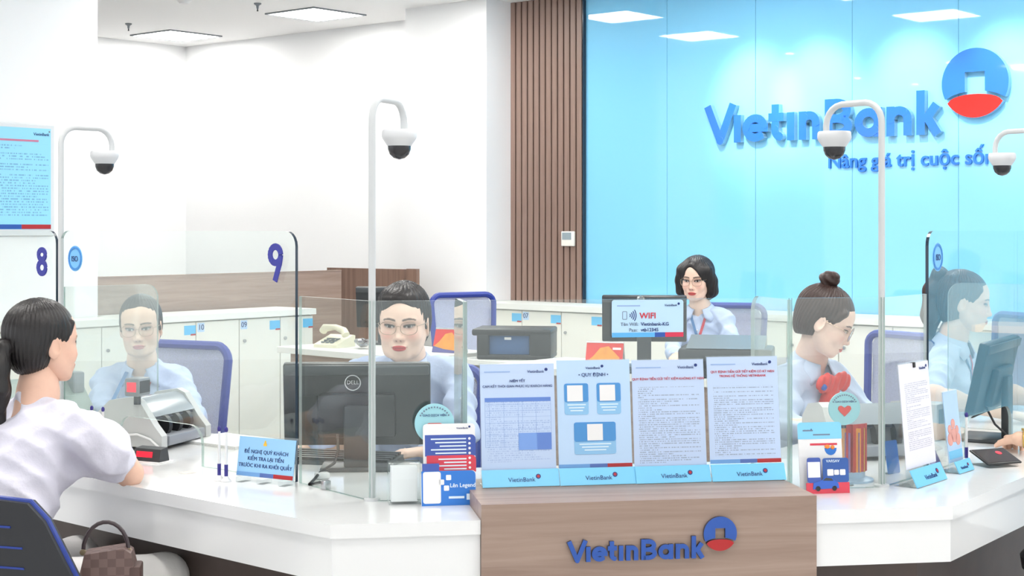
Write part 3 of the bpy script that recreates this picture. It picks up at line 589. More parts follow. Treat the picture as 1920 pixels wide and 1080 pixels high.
# ---------------------------------------------------------------- standing A4 notices on the block
SHEETB = (188, 208, 238)
def bands(par, x0, x1, z0, z1, y=-.0022):
    for a, b, m_ in ((0, .42, mat('band_pale', (110, 160, 214), .4)), (.42, .66, mat('band_mid', (84, 110, 176), .4)), (.66, 1, LOGORD)):
        MB().box(x0 + (x1 - x0) * a, x0 + (x1 - x0) * b, y, -.001, z0, z1).build('colour_band', m_, par, smooth=0)
def minilogo(par, x, z, W, y=-.0022):
    t_ = text('VietinBank', W * .21, NAVY, par, (x, y, z), align='LEFT', depth=.0003, offset=.0)
    mb = MB(); mb.cyl((x + W * 1.02, y - .0004, z + W * .17), (x + W * 1.02, y + .0008, z + W * .17), W * .085, n=14); mb.build('mini_emblem', NAVY, par, smooth=0)
def holder(label, loc, rz, w_=.207, h=.300, lean=-7, mat_sheet=None, strip=.046, logoW=.082, z_sheet=.034):
    t = thing('notice_stand', label, 'sign', loc, rz, 'standing printed notices')
    M = Matrix.Translation((0, .012, z_sheet)) @ Matrix.Rotation(math.radians(lean), 4, 'X')
    s = bpy.data.objects.new('sheet', None)
    sh = MB().box(-w_ / 2, w_ / 2, -.001, .001, 0, h).build('sheet', mat_sheet, t, smooth=0); sh.matrix_local = M
    ac = MB().box(-w_ / 2 - .002, w_ / 2 + .002, .0016, .0042, -.03, h + .003).build('acrylic_back', ACRYL, t, smooth=0); ac.matrix_local = M
    st = MB().box(-w_ / 2 - .003, w_ / 2 + .003, -.0015, .0015, 0, strip * 1.06).build('name_strip', SKYB, t, smooth=0)
    st.location = (0, -.022, .0015); st.rotation_euler = (math.radians(-26), 0, 0)
    minilogo(st, -.035, strip * .30, logoW, -.0022)
    MB().cyl((-.035 + logoW * 1.02, -.003, strip * .30 + logoW * .17), (-.035 + logoW * 1.02, -.0025, strip * .30 + logoW * .17), logoW * .05, n=12).build('mini_emblem_red', LOGORD, st, smooth=0)
    MB().box(-w_ / 2, w_ / 2, -.024, .05, 0, .0025).build('foot', ACRYL, t, smooth=0)
    return t, sh
Z8 = .80
def onblk(x, off):                                   # world point on the block top, off behind the front edge
    q = L0 + nC * off; s = onp(x, q, dC); return q + dC * s
def sheet_mat(i, ink, z0, z1, dens=.46, st=.55): return linesmat('notice_print_%d' % i, SHEETB, ink, .0058, -.088, .088, z0, z1, dens, i * 3.1, st, 420)
nt_ = []
for i, (x, lab) in enumerate(((975, 'standing notice with a blue-headed table, leftmost of the four on the wood block'), (1119, 'standing notice with three blue cards and a title, second on the wood block'), (1260, 'standing notice with one red title line, third on the wood block'), (1401, 'standing notice with two red title lines, rightmost of the four on the wood block'))):
    m_ = [sheet_mat(1, (120, 150, 205), .03, .205, .5, .45), mat('notice_plain', (184, 212, 242), .3), sheet_mat(3, (110, 118, 140), .012, .222), sheet_mat(4, (110, 118, 140), .02, .215)][i]
    p = onblk(x, .262); nt_.append(holder(lab, (p.x, p.y, Z8), aC + 1, mat_sheet=m_, h=.297, z_sheet=(.034, .042, .040, .046)[i]))
GR_ = GREYINK; TBLU = mat('table_blue', (96, 132, 206), .4); TPALE = mat('table_pale', (120, 160, 226), .4); LINE = mat('table_line', (150, 178, 222), .5); RB = mat('red_bar', (206, 96, 112), .5)
for i, (t, sh) in enumerate(nt_):
    if i != 1: minilogo(sh, .028, .272, .052); MB().box(-.092, -.02, -.0018, -.001, .274, .2775).build('header_print', LINE, sh, smooth=0)
sh = nt_[0][1]
text('NIÊM YẾT', .010, NAVY, sh, (0, -.0022, .247)); text('CAM KẾT THÒI GIAN PHỤC VỤ KHÁCH HÀNG', .0092, NAVY, sh, (0, -.0022, .233), depth=.0004)
MB().box(-.092, .092, -.0018, -.001, .194, .205).build('table_head', TBLU, sh, smooth=0)
for x in (-.092, -.08, -.04, 0, .012, .05, .0915): MB().box(x, x + .0009, -.0016, -.001, .07, .194).build('table_rule', LINE, sh, smooth=0)
for k in range(8): MB().box(-.092, .092, -.0016, -.001, .07 + .0165 * k, .0708 + .0165 * k).build('table_rule', LINE, sh, smooth=0)
MB().box(.0, .092, -.0019, -.001, .062, .108).build('table_cell', TPALE, sh, smooth=0); MB().box(.052, .092, -.0022, -.001, .062, .108).build('table_cell', TBLU, sh, smooth=0)
sh = nt_[1][1]; CARD = mat('card_blue', (70, 142, 206), .35); CARDL = mat('card_blue_pale', (138, 190, 230), .35); TXTL = mat('card_text', (220, 236, 248), .5)
minilogo(sh, -.022, .272, .046); text('• QUY ĐỊNH •', .0135, NAVY, sh, (0, -.0022, .252), depth=.0005)
for cx, cz, w_, h in ((-.05, .19, .068, .086), (.042, .19, .068, .086), (.0, .082, .118, .088)):
    c = MB().prism_xz(rounded(cx - w_ / 2, cx + w_ / 2, cz - h / 2, cz + h / 2, .006, 3), -.002, -.001).build('info_card', CARDL, sh, smooth=0)
    MB().prism_xz(rounded(cx - w_ / 2, cx + w_ / 2, cz - h * .1, cz + h / 2, .006, 3), -.0026, -.002).build('card_top', CARD, c, smooth=0)
    MB().box(cx - .026 if w_ < .1 else cx - .022, cx + .018 if w_ < .1 else cx + .022, -.0032, -.0026, cz - h * .07, cz + h * .44).build('white_square', WPLAST, c, smooth=0)
    for k in range(3): MB().box(cx - w_ * (.38 - .06 * k), cx + w_ * (.38 - .06 * k), -.0026, -.002, cz - h * .2 - .008 * k, cz - h * .165 - .008 * k).build('card_line', TXTL, c, smooth=0)
bands(sh, -.1035, .1035, .0, .012)
sh = nt_[2][1]; text('QUY ĐỊNH TIỀN GỬI TIẾT KIỆM KHÔNG KỲ HẠN', .0092, REDINK, sh, (0, -.0022, .241), depth=.0004)
sh = nt_[3][1]; text('QUY ĐỊNH TIỀN GỬI TIẾT KIỆM CÓ KỲ HẠN', .0092, REDINK, sh, (0, -.0022, .252), depth=.0004); text('TRONG HỆ THỐNG VIETINBANK', .0092, REDINK, sh, (0, -.0022, .240), depth=.0004); bands(sh, -.1035, .1035, 0, .011)
# right counter: long white notice and a narrow one
p = onz(1735, 906, TOP); t, sh = holder('tall white printed notice with a black clip on the right counter', (p.x, p.y, TOP), 52, .21, .300, -5, linesmat('notice_right', (232, 232, 244), (150, 150, 172), .0056, -.075, .09, .05, .245, .45, 9., .6, 420), .05, .095, .05)
minilogo(sh, .035, .278, .05); MB().rbox(-.006, .006, -.006, .006, .286, .302, .002).build('binder_clip', BLACK, sh)
p = onz(1800, 884, TOP); t, sh = holder('narrow leaflet stand with a pale blue picture on the right counter', (p.x, p.y, TOP), 52, .11, .215, -6, mat('leaflet_pale', (176, 208, 240), .35, noise=.12, nscale=12), .036, .06, .03)
mb = MB()
for x_, z_, r_ in ((-.028, .10, .014), (.0, .115, .015), (.026, .095, .013), (-.03, .07, .02), (.0, .08, .022), (.028, .066, .019)): mb.cyl((x_, -.002, z_), (x_, -.001, z_), r_, n=14)
mb.build('picture', mat('leaflet_skin', (222, 160, 150), .5, noise=.2, nscale=30), sh, smooth=0)
MB().box(-.05, .05, -.002, -.001, .01, .035).build('colour_band', SKYB, sh, smooth=0)
# wifi sign stuck to the inner glass
gp = P2 + dC * onp(1213, P2, dC); wf = thing('wifi_sign', 'pale blue wifi sign on the glass in front of the rear monitor', 'sign', (gp.x, gp.y, 0), aC)
zt = 1.303; hw = .1025
MB().prism_xz(rounded(-hw, hw, zt - .104, zt, .007, 4), -.0095, -.0065).build('board', PALEB, wf, smooth=0)
MB().cyl((-.018, -.012, zt + .002), (-.018, .008, zt + .002), .009, n=16).build('suction_hook', ACRYL, wf)
text('WIFI', .0235, REDINK, wf, (.0, -.0105, zt - .052), depth=.0005, offset=.012)
text('Tên Wifi:', .0135, GREYINK, wf, (-.078, -.0105, zt - .072), align='LEFT', depth=.0004); text('Vietinbank-KG', .0135, NAVY, wf, (-.020, -.0105, zt - .072), align='LEFT', depth=.0004, offset=.01)
text('Pass:', .0135, GREYINK, wf, (-.054, -.0105, zt - .088), align='LEFT', depth=.0004); text('vtb12345', .0135, NAVY, wf, (-.020, -.0105, zt - .088), align='LEFT', depth=.0004, offset=.01)
minilogo(wf, .048, zt - .018, .04, -.0105); MB().box(-.088, -.022, -.0103, -.0095, zt - .018, zt - .0145).build('header_print', LINE, wf, smooth=0)
mb = MB(); mb2 = MB(); stroke(mb2, rounded(-.072, -.060, zt - .054, zt - .032, .002, 2) + [(-.072, zt - .052)], .0014, -.0103, -.0095); mb2.build('phone_icon', GREYINK, wf, smooth=0)
for k in range(4): stroke(mb, arc(-.056, zt - .043, .006 + .0055 * k, .007 + .006 * k, -38, 38, 6), .0022, -.0103, -.0095)
mb.build('wave_icon', NAVY, wf, smooth=0)
for a, b, m_ in ((-hw, .02, mat('wifi_band', (92, 178, 236), .4)), (.02, .05, LOGOBD), (.05, hw, mat('wifi_band_red', (214, 52, 84), .4))): MB().box(a, b, -.0102, -.0095, zt - .104, zt - .091).build('colour_band', m_, wf, smooth=0)
# ---------------------------------------------------------------- request sign, pens, clips on the left counter
pa, pb_ = onz(443, 902, TOP).xy, onz(548, 913, TOP).xy; d_ = pb_ - pa; L_ = d_.length
rs = thing('request_sign', 'pale blue counter sign with dark lettering and a small yellow bag icon', 'sign', (pa.x, pa.y, TOP), ang(d_))
M = Matrix.Rotation(math.radians(-8), 4, 'X')
bd = MB().box(0, L_, -.0015, .0015, .018, .132).build('board', mat('request_pale', (150, 200, 240), .3), rs, smooth=0); bd.matrix_local = M
ac = MB().box(-.006, L_ + .006, .002, .005, .0, .138).build('acrylic_back', ACRYL, rs, smooth=0); ac.matrix_local = M
for k, s_ in enumerate(('ĐỀ NGHỊ QUÝ KHÁCH', 'KIỂM TRA LẠI TIỀN', 'TRƯÓC KHI RA KHỎI QUẦY')): text(s_, .0155, NAVY, bd, (L_ / 2, -.0022, .085 - .020 * k), depth=.0005)
mb = MB(); mb.prism_xz(arc(L_ * .47, .112, .006, .007, -30, 210, 10), -.0028, -.0015); mb.prism_xz([(L_ * .47 - .003, .118), (L_ * .47 + .003, .118), (L_ * .47 + .002, .124), (L_ * .47 - .002, .124)], -.0028, -.0015); mb.build('bag_icon', mat('icon_yellow', (240, 190, 60), .4), bd, smooth=0)
bands(bd, 0, L_, .018, .030)
for x in (.02, L_ * .47, L_ - .03): MB().box(x - .012, x + .012, -.012, .03, 0, .014).build('foot', ACRYL, rs, smooth=0)
PENB = mat('pen_navy', (52, 46, 132), .35)
def pen(label, p):
    t = thing('counter_pen', label, 'pen', (p.x, p.y, p.z), 0, 'white and navy counter pens')
    MB().lathe([(.016, 0), (.016, .003), (.009, .010), (.006, .016)], n=16).build('stand', WPLAST, t)
    MB().cyl((0, 0, .012), (0, 0, .05), .0055, n=10).build('holder', PENB, t); MB().cyl((0, 0, .05), (0, 0, .148), .0042, .0038, n=10).build('barrel', WPLAST, t)
    MB().ball((0, 0, .152), (.006, .006, .009), 10, 6).build('cap', PENB, t)
pen('left one of the two upright pens beside the request sign', onz(411, 901, TOP)); pen('right one of the two upright pens beside the request sign', onz(424, 903, TOP))
pen('left navy-capped pen standing by the customer\'s shoulder', onz(172, 852, TOP)); pen('right navy-capped pen standing by the customer\'s shoulder', onz(193, 855, TOP))
p = onz(352, 886, TOP); o = MB().prism_xy([(-.03, 0), (0, -.035), (.03, 0), (0, .035)], 0, .0006).build('counter_sticker', mat('sticker_beige', (216, 206, 200), .5, noise=.15, nscale=60), None, 0, loc=p); tag(o, 'faint beige square sticker flat on the left counter', 'sticker')
mb = MB()
for k in range(3): mb.box(-.15, .15, -.11, .11, .004 * k, .004 * k + .003)
p = Vector((-.98, 5.33, TOP)); tag(mb.build('paper_stack', WPLAST, None, 0, loc=p, rotz=-38), 'stack of white papers on the left desk behind the pens', 'paper')
# keyboard, cable, mouse of the front desk
p = onz(585, 868, TOP); t = thing('keyboard', 'black keyboard behind the black front monitor', 'keyboard', (p.x + .06, p.y + .02, TOP), -14)
MB().prism_yz([(-.07, 0), (-.07, .012), (.07, .024), (.07, 0)], -.22, .22).build('case', DGREY, t, smooth=0)
for r_ in range(5): MB().box(-.21, .21, -.06 + .026 * r_, -.039 + .026 * r_, .012 + .0022 * r_, .022 + .0022 * r_).build('key_row', BLACK, t, smooth=0)
cb = [px(633, 815, 4.69), px(634, 845, 4.66), px(627, 868, 4.62), px(600, 886, 4.56)]; cb += [onz(588, 900, TOP + .006), onz(580, 908, TOP + .006), onz(600, 904, TOP + .006)]
tag(MB().tube(cb, .0045, 8).build('monitor_cable', BLACK), 'black cable hanging from the front monitor to the counter', 'cable')
p = onz(604, 898, TOP); tag(MB().rbox(-.022, .022, -.014, .014, 0, .02, .006).build('power_adapter', WPLAST, None, 40, loc=p, rotz=20), 'small white adapter beside the black cable', 'adapter')
# coin-operated look: note counters
def note_counter(label, o, rz, dark=False):
    t = thing('note_counter', label, 'machine', (o.x, o.y, TOP), rz, 'banknote counting machines')
    cheek = [(0, .012), (0, .05), (.03, .085), (.085, .165), (.115, .178), (.2, .165), (.25, .12), (.26, .012)]
    W = .33
    for k, x in enumerate((0, W - .035)): MB().prism_yz(cheek, x, x + .035).build('side_cheek', LGREY, t, smooth=30)
    MB().prism_yz([(.005, .012), (.005, .045), (.06, .05), (.075, .1), (.12, .12), (.24, .12), (.25, .012)], .035, W - .035).build('body', MGREY, t, smooth=30)
    MB().prism_yz([(.045, .11), (.09, .158), (.12, .170), (.20, .158), (.205, .12), (.12, .125)], .035, W - .035).build('top_cover', mat('smoky_cover', (150, 158, 166), .12), t, smooth=30)
    MB().prism_yz([(.05, .1), (.078, .128), (.1, .12), (.08, .09)], .036, W - .036).build('hopper_mouth', mat('deep_navy', (34, 44, 76), .3), t, smooth=30)
    for x in (.09, .16, .23): MB().cyl((x, .062, .075), (x + .022, .062, .075), .038, n=20).build('stacker_wheel', BLACK, t)
    MB().rbox(.045, W - .045, -.004, .05, .014, .048, .006).build('tray', mat('tray_grey', (146, 150, 158), .35), t)
    for x in (.02, W - .03):
        for y in (.03, .22): MB().cyl((x + .01, y, 0), (x + .01, y, .013), .012, n=10).build('foot', BLACK, t)
    return t
nc = note_counter('grey banknote counter with a red display in front of the left teller', Vector((-1.165, 5.11)), 72)
d_ = MB().rbox(-.045, .03, .06, .115, .185, .245, .006).build('display_head', MGREY, nc); MB().box(-.038, .022, .058, .061, .196, .236).build('display', BLACK, d_, smooth=0)
MB().box(-.046, -.0445, .07, .105, .2, .232).build('red_readout', mat('led_red', (220, 30, 50), .3, emit=.6), d_, smooth=0)
MB().cyl((-.005, .09, .155), (-.005, .09, .19), .012, n=10).build('display_stalk', DGREY, nc)
MB().tube([(-.004, .14, .05), (-.006, .09, .055), (-.006, .04, .04), (-.012, .0, .012), (-.016, -.02, .004)], .004, 8).build('white_lead', WPLAST, nc)
p = onz(279, 866, TOP); t = thing('customer_display', 'small dark wedge display with red digits beside the customer\'s elbow', 'display', p, -25)
MB().prism_yz([(-.012, 0), (-.004, .042), (.03, .046), (.04, 0)], -.05, .05).build('case', DGREY, t, smooth=30); MB().box(-.042, .02, -.0125, -.006, .014, .032).xf(Matrix.Rotation(math.radians(-8), 4, 'X')).build('red_digits', MT['led_red'], t, smooth=0)
MB().rbox(-.06, .06, -.03, .05, -.0, .003, .001).build('mat', WPLAST, t)
note_counter('grey banknote counter behind the glass, right of the heart sign', Vector((1.02, 4.88)), 12)
t = thing('note_detector', 'grey-green sloped note detector behind the glass at the customer\'s shoulder', 'machine', (-1.76, 5.76, TOP), 48)
GG = mat('grey_green', (150, 164, 160), .35); MB().prism_yz([(-.1, 0), (-.1, .06), (.0, .17), (.06, .18), (.12, .12), (.12, 0)], -.16, .16).build('body', GG, t, smooth=30); MB().rbox(.1, .15, -.05, .01, .12, .2, .008).build('arm', MGREY, t)
p = onz(132, 838, TOP); t = thing('name_card', 'small white standing card with a tiny logo behind the customer\'s neck', 'card', p, -20)
MB().box(-.035, .035, 0, .002, 0, .135).build('card', WPLAST, t, smooth=0); minilogo(t, -.005, .118, .03, -.0008); MB().box(-.035, .035, 0, .03, 0, .002).build('foot', ACRYL, t, smooth=0)
# acrylic block, leaflets and round signs left of the notices
q = P2 + dC * onp(755, P2, dC) - nC * .055
t = thing('acrylic_box', 'clear frosted acrylic leaflet box right of the front camera pole', 'box', (q.x, q.y, TOP), aC)
MB().rbox(-.044, .044, -.02, .045, 0, .112, .004).build('outer', ACRYL, t); MB().box(-.036, .034, -.008, .035, .008, .1).build('insert', mat('insert_white', (226, 230, 230), .4), t, smooth=0)
TEAL = mat('round_teal', (158, 212, 224), .35); PINKR = mat('heart_red', (226, 70, 66), .35)
def round_sign(label, p, rz, r_, zc, heart=True):
    t = thing('round_sign', label, 'sign', p, rz, 'round pale teal signs'); d_ = MB().cyl((0, -.002, zc), (0, .002, zc), r_, n=36).build('disc', TEAL, t, smooth=0)
    for a in range(-60, 61, 10):
        b = math.radians(90 + a); MB().box(-.0018, .0018, -.0005, .0005, -.002, .002).xf(Matrix.Translation((r_ * .82 * math.cos(b), -.003, zc + r_ * .82 * math.sin(b))) @ Matrix.Rotation(-math.radians(a), 4, 'Y')).build('rim_print', GREYINK, d_, smooth=0)
    text('GIAO DỊCH VIÊN', r_ * .155, NAVY, d_, (0, -.003, zc + r_ * .36), depth=.0004)
    if heart: pts = [(.0, -.38), (-.3, -.1), (-.42, .08), (-.36, .24), (-.2, .27), (0, .14), (.2, .27), (.36, .24), (.42, .08), (.3, -.1)]
    else: pts = rounded(-.42, .42, -.22, .12, .15, 4)
    MB().prism_xz([(x * r_, zc - r_ * .1 + z * r_) for x, z in pts], -.0045, -.002).build('heart_print' if heart else 'pill_print', PINKR, d_, smooth=0)
    MB().cyl((0, .004, 0), (0, .004, zc - r_ * .5), .004, n=8).build('stem', ACRYL, t); MB().lathe([(.03, 0), (.03, .004)], (0, .004, 0), 18).build('foot', ACRYL, t)
    return t
q = P2 + dC * onp(812, P2, dC) - nC * .035; round_sign('round pale teal sign with a red pill picture behind the blue and red leaflet', (q.x, q.y, TOP), aC, .054, .213, False)
def leaflet(label, p, rz, w_, h, paint, lean=-8):
    t = thing('leaflet', label, 'leaflet', p, rz, 'standing product leaflets'); b = MB().prism_xz(rounded(-w_ / 2, w_ / 2, 0, h, .01, 4, 'cd'), -.0015, .0015).build('card', WPLAST, t, smooth=0)
    b.rotation_euler = (math.radians(lean), 0, 0); paint(b); MB().box(-w_ / 2, w_ / 2, .002, .04, 0, .0025).build('foot', ACRYL, t, smooth=0); return t
LBLUE = mat('leaflet_blue', (58, 84, 166), .3); LRED = mat('leaflet_red', (212, 58, 78), .3); LSKY = mat('leaflet_sky', (34, 116, 206), .3)
def pa1(b):
    MB().prism_xz(rounded(-.066, .072, .128, .185, .012, 4, 'c'), -.0022, -.0015).build('blue_field', LBLUE, b, smooth=0)
    MB().prism_xz(rounded(-.062, .072, .085, .130, .012, 4, 'c'), -.0028, -.0015).build('red_field', LRED, b, smooth=0)
    for k in range(5): MB().box(-.05 + .012 * (k % 3), .046, -.003, -.0022, .172 - .0095 * k, .1755 - .0095 * k).build('print_line', TXTL, b, smooth=0)
    for k in range(4): MB().box(-.03 + .015 * (k % 2), .046, -.0036, -.0028, .118 - .0088 * k, .1215 - .0088 * k).build('print_line', TXTL, b, smooth=0)
    for k in range(7): MB().cyl((.055, -.0042, .174 - .013 * k), (.055, -.002, .174 - .013 * k), .0035, n=8).build('bullet', WPLAST, b, smooth=0)
    minilogo(b, .02, .200, .035)
q = P2 + dC * onp(838, P2, dC) - nC * .075; leaflet('tall leaflet with blue and red fields left of the wood block', (q.x, q.y, TOP), aC, .142, .215, pa1)
def pa2(b):
    MB().prism_xz(rounded(-.073, .073, 0, .092, .012, 4, 'c'), -.0022, -.0015).build('blue_field', LSKY, b, smooth=0)
    MB().prism_xz(rounded(-.069, -.021, .006, .09, .006, 3), -.003, -.0022).build('white_panel', WPLAST, b, smooth=0); MB().box(-.071, -.025, -.003, -.0022, .092, .112).build('dark_tab', LBLUE, b, smooth=0)
    for x, z in ((-.019, .062), (.0, .074), (-.006, .046)): MB().prism_xz(rounded(x - .007, x + .007, z - .007, z + .007, .002, 2), -.003, -.0022).build('icon', WPLAST, b, smooth=0)
    text('Lên Legend', .015, TXTL, b, (.038, -.0026, .048), depth=.0005, offset=.015); MB().box(.0, .042, -.003, -.0022, .018, .024).build('print_line', TXTL, b, smooth=0)
    MB().box(.048, .064, -.003, -.0022, .014, .03).build('white_square', TXTL, b, smooth=0)
q = P2 + dC * onp(834, P2, dC) - nC * .095; leaflet('short blue leaflet with white panel in front of the tall blue and red one', (q.x, q.y, TOP), aC, .148, .092, pa2, -6)
# right of the block
def pa3(b):
    MB().prism_xz(rounded(-.065, .065, .148, .195, .01, 4, 'cd'), -.0022, -.0015).build('blue_field', mat('leaf_top', (130, 204, 240), .3), b, smooth=0)
    MB().box(-.03, .05, -.0022, -.0015, .13, .136).build('red_line', LRED, b, smooth=0); MB().prism_xz(arc(.03, .122, .018, .02, 180, 360, 8), -.0022, -.0015).build('bowl_picture', LSKY, b, smooth=0)
    MB().ball((.036, -.003, .124), (.006, .002, .006), 8, 6).ball((.02, -.003, .126), (.008, .002, .006), 8, 6).build('fruit_picture', mat('fruit', (238, 140, 60), .4), b)
    for k in range(2): MB().box(-.05 + .03 * k, -.02 + .05 * k, -.0026, -.002, .17 - .012 * k, .174 - .012 * k).build('print_line', GREYINK, b, smooth=0)
    minilogo(b, -.045, .172, .02)
q = P2 + dC * onp(1530, P2, dC) - nC * .05; leaflet('tall leaflet with sky blue header right of the wood block', (q.x, q.y, TOP), aC, .128, .195, pa3)
def pa4(b):
    MB().prism_xz(rounded(-.014, .062, .03, .098, .006, 3), -.0022, -.0015).build('blue_field', mat('card_deep', (40, 84, 158), .3), b, smooth=0); text('VARSAV', .011, TXTL, b, (.016, -.0026, .086), depth=.0005)
    MB().box(-.064, .063, -.0024, -.0015, .0, .03).build('red_field', LRED, b, smooth=0); MB().prism_xz(rounded(-.06, -.02, .03, .10, .006, 3), -.003, -.0022).build('phone_picture', LBLUE, b, smooth=0); MB().box(-.058, -.022, -.0034, -.003, .045, .088).build('white_panel', WPLAST, b, smooth=0)
    for x, w_ in ((.008, .009), (.026, .007), (.044, .008)): MB().prism_xz(rounded(x - w_, x + w_, .058 - w_, .058 + w_, .002, 2), -.0032, -.0022).build('icon', WPLAST, b, smooth=0)
    car = [(-.045, .012), (-.043, .03), (-.02, .036), (-.008, .046), (.012, .044), (.022, .034), (.03, .028), (.032, .014)]
    MB().prism_xz(car, -.0040, -.0030).build('car_picture', mat('car_blue', (40, 92, 190), .25), b, smooth=0)
    MB().prism_xz([(-.016, .036), (-.006, .044), (.01, .042), (.016, .035)], -.0046, -.004).build('car_window', DGREY, b, smooth=0)
    for x in (-.03, .018): MB().cyl((x, -.0048, .014), (x, -.004, .014), .007, n=14).build('car_wheel', BLACK, b, smooth=0)
q = P2 + dC * onp(1535, P2, dC) - nC * .075; leaflet('short leaflet with a blue car picture in front of the sky blue one', (q.x, q.y, TOP), aC, .126, .03, pa4, -6)
q = P2 + dC * onp(1595, P2, dC) + nC * .05; round_sign('round pale teal sign with a red heart in front of the bun-haired woman', (q.x, q.y, TOP), aC, .048, .222)
sp = thing('leaflet_spinner', 'small round stand of red, orange and violet leaflets behind the glass', 'stand', (q.x + .03, q.y + .09, TOP), aC)
MB().lathe([(.075, 0), (.075, .006), (.05, .012), (.05, .03)], n=28).build('base', mat('spinner_base', (170, 196, 222), .3), sp)
for k, (c, a) in enumerate((((196, 60, 66), 10), ((240, 150, 50), -14), ((120, 100, 170), 50), ((206, 70, 60), 30), ((236, 190, 70), 75), ((150, 120, 180), -50))):
    b = MB().box(-.032, .032, -.045, -.043, .03, .17 - .012 * (k % 3)).build('leaflet', mat('spin_%d' % k, c, .4, noise=.2, nscale=40), sp, smooth=0); b.rotation_euler = (0, 0, math.radians(a))
p = onz(1677, 888, TOP); t = thing('blue_card', 'small bright blue card standing behind the low right glass', 'card', p, 40); MB().prism_xz(rounded(-.03, .03, 0, .10, .006, 3), 0, .002).build('card', LSKY, t, smooth=0).rotation_euler = (math.radians(-8), 0, 0); MB().box(-.03, .03, 0, .03, 0, .0025).build('foot', ACRYL, t, smooth=0)
p = Vector((1.47, 5.42, TOP)); t = thing('card_reader', 'small grey box device beside the ponytailed woman\'s arm', 'device', p, 54); MB().rbox(-.05, .05, -.05, .05, 0, .13, .008).build('case', LGREY, t); MB().box(-.035, .035, -.052, -.049, .06, .11).build('window', MGREY, t, smooth=0)
# tablet on the right counter, purple leaflet
p = onz(1871, 874, TOP); t = thing('tablet', 'dark tilted tablet with a red mark on the right counter', 'tablet', p, 22)
MB().prism_yz([(-.03, 0), (-.03, .006), (.06, .036), (.075, 0)], -.055, .055).build('stand', ACRYL, t, smooth=0)
M = Matrix.Translation((0, -.032, .009)) @ Matrix.Rotation(math.radians(20), 4, 'X')
MB().rbox(-.066, .066, 0, .095, 0, .007, .003).xf(M).build('body', BLACK, t); MB().box(-.061, .061, .005, .09, .007, .0078).xf(M).build('screen', mat('tablet_screen', (58, 46, 46), .12), t, smooth=0); MB().cyl((.022, .062, .0076), (.022, .062, .0086), .011, n=16).xf(M).build('red_mark', LRED, t, smooth=0)
p = onz(1768, 888, TOP); t = thing('leaflet', 'violet leaflet leaning behind the tall white notice on the right counter', 'leaflet', (p.x, p.y + .04, TOP), 60); b = MB().box(-.05, .05, -.001, .001, 0, .15).build('card', mat('violet_print', (112, 98, 168), .4, noise=.25, nscale=30), t, smooth=0); b.rotation_euler = (math.radians(-24), 0, 0)
pen('navy-capped pen in the right window', onz(1812, 868, TOP))
cb = [px(1850, 790, 5.3), px(1862, 808, 5.25), px(1885, 818, 5.22), px(1905, 812, 5.25), px(1925, 800, 5.3)]
tag(MB().tube([(1.62, 5.33, .93), (1.66, 5.28, .83), (1.72, 5.26, .772), (1.80, 5.32, .766), (1.9, 5.42, .766)], .004, 8).build('monitor_cable', BLACK), 'black cable looping from the right monitor', 'cable')
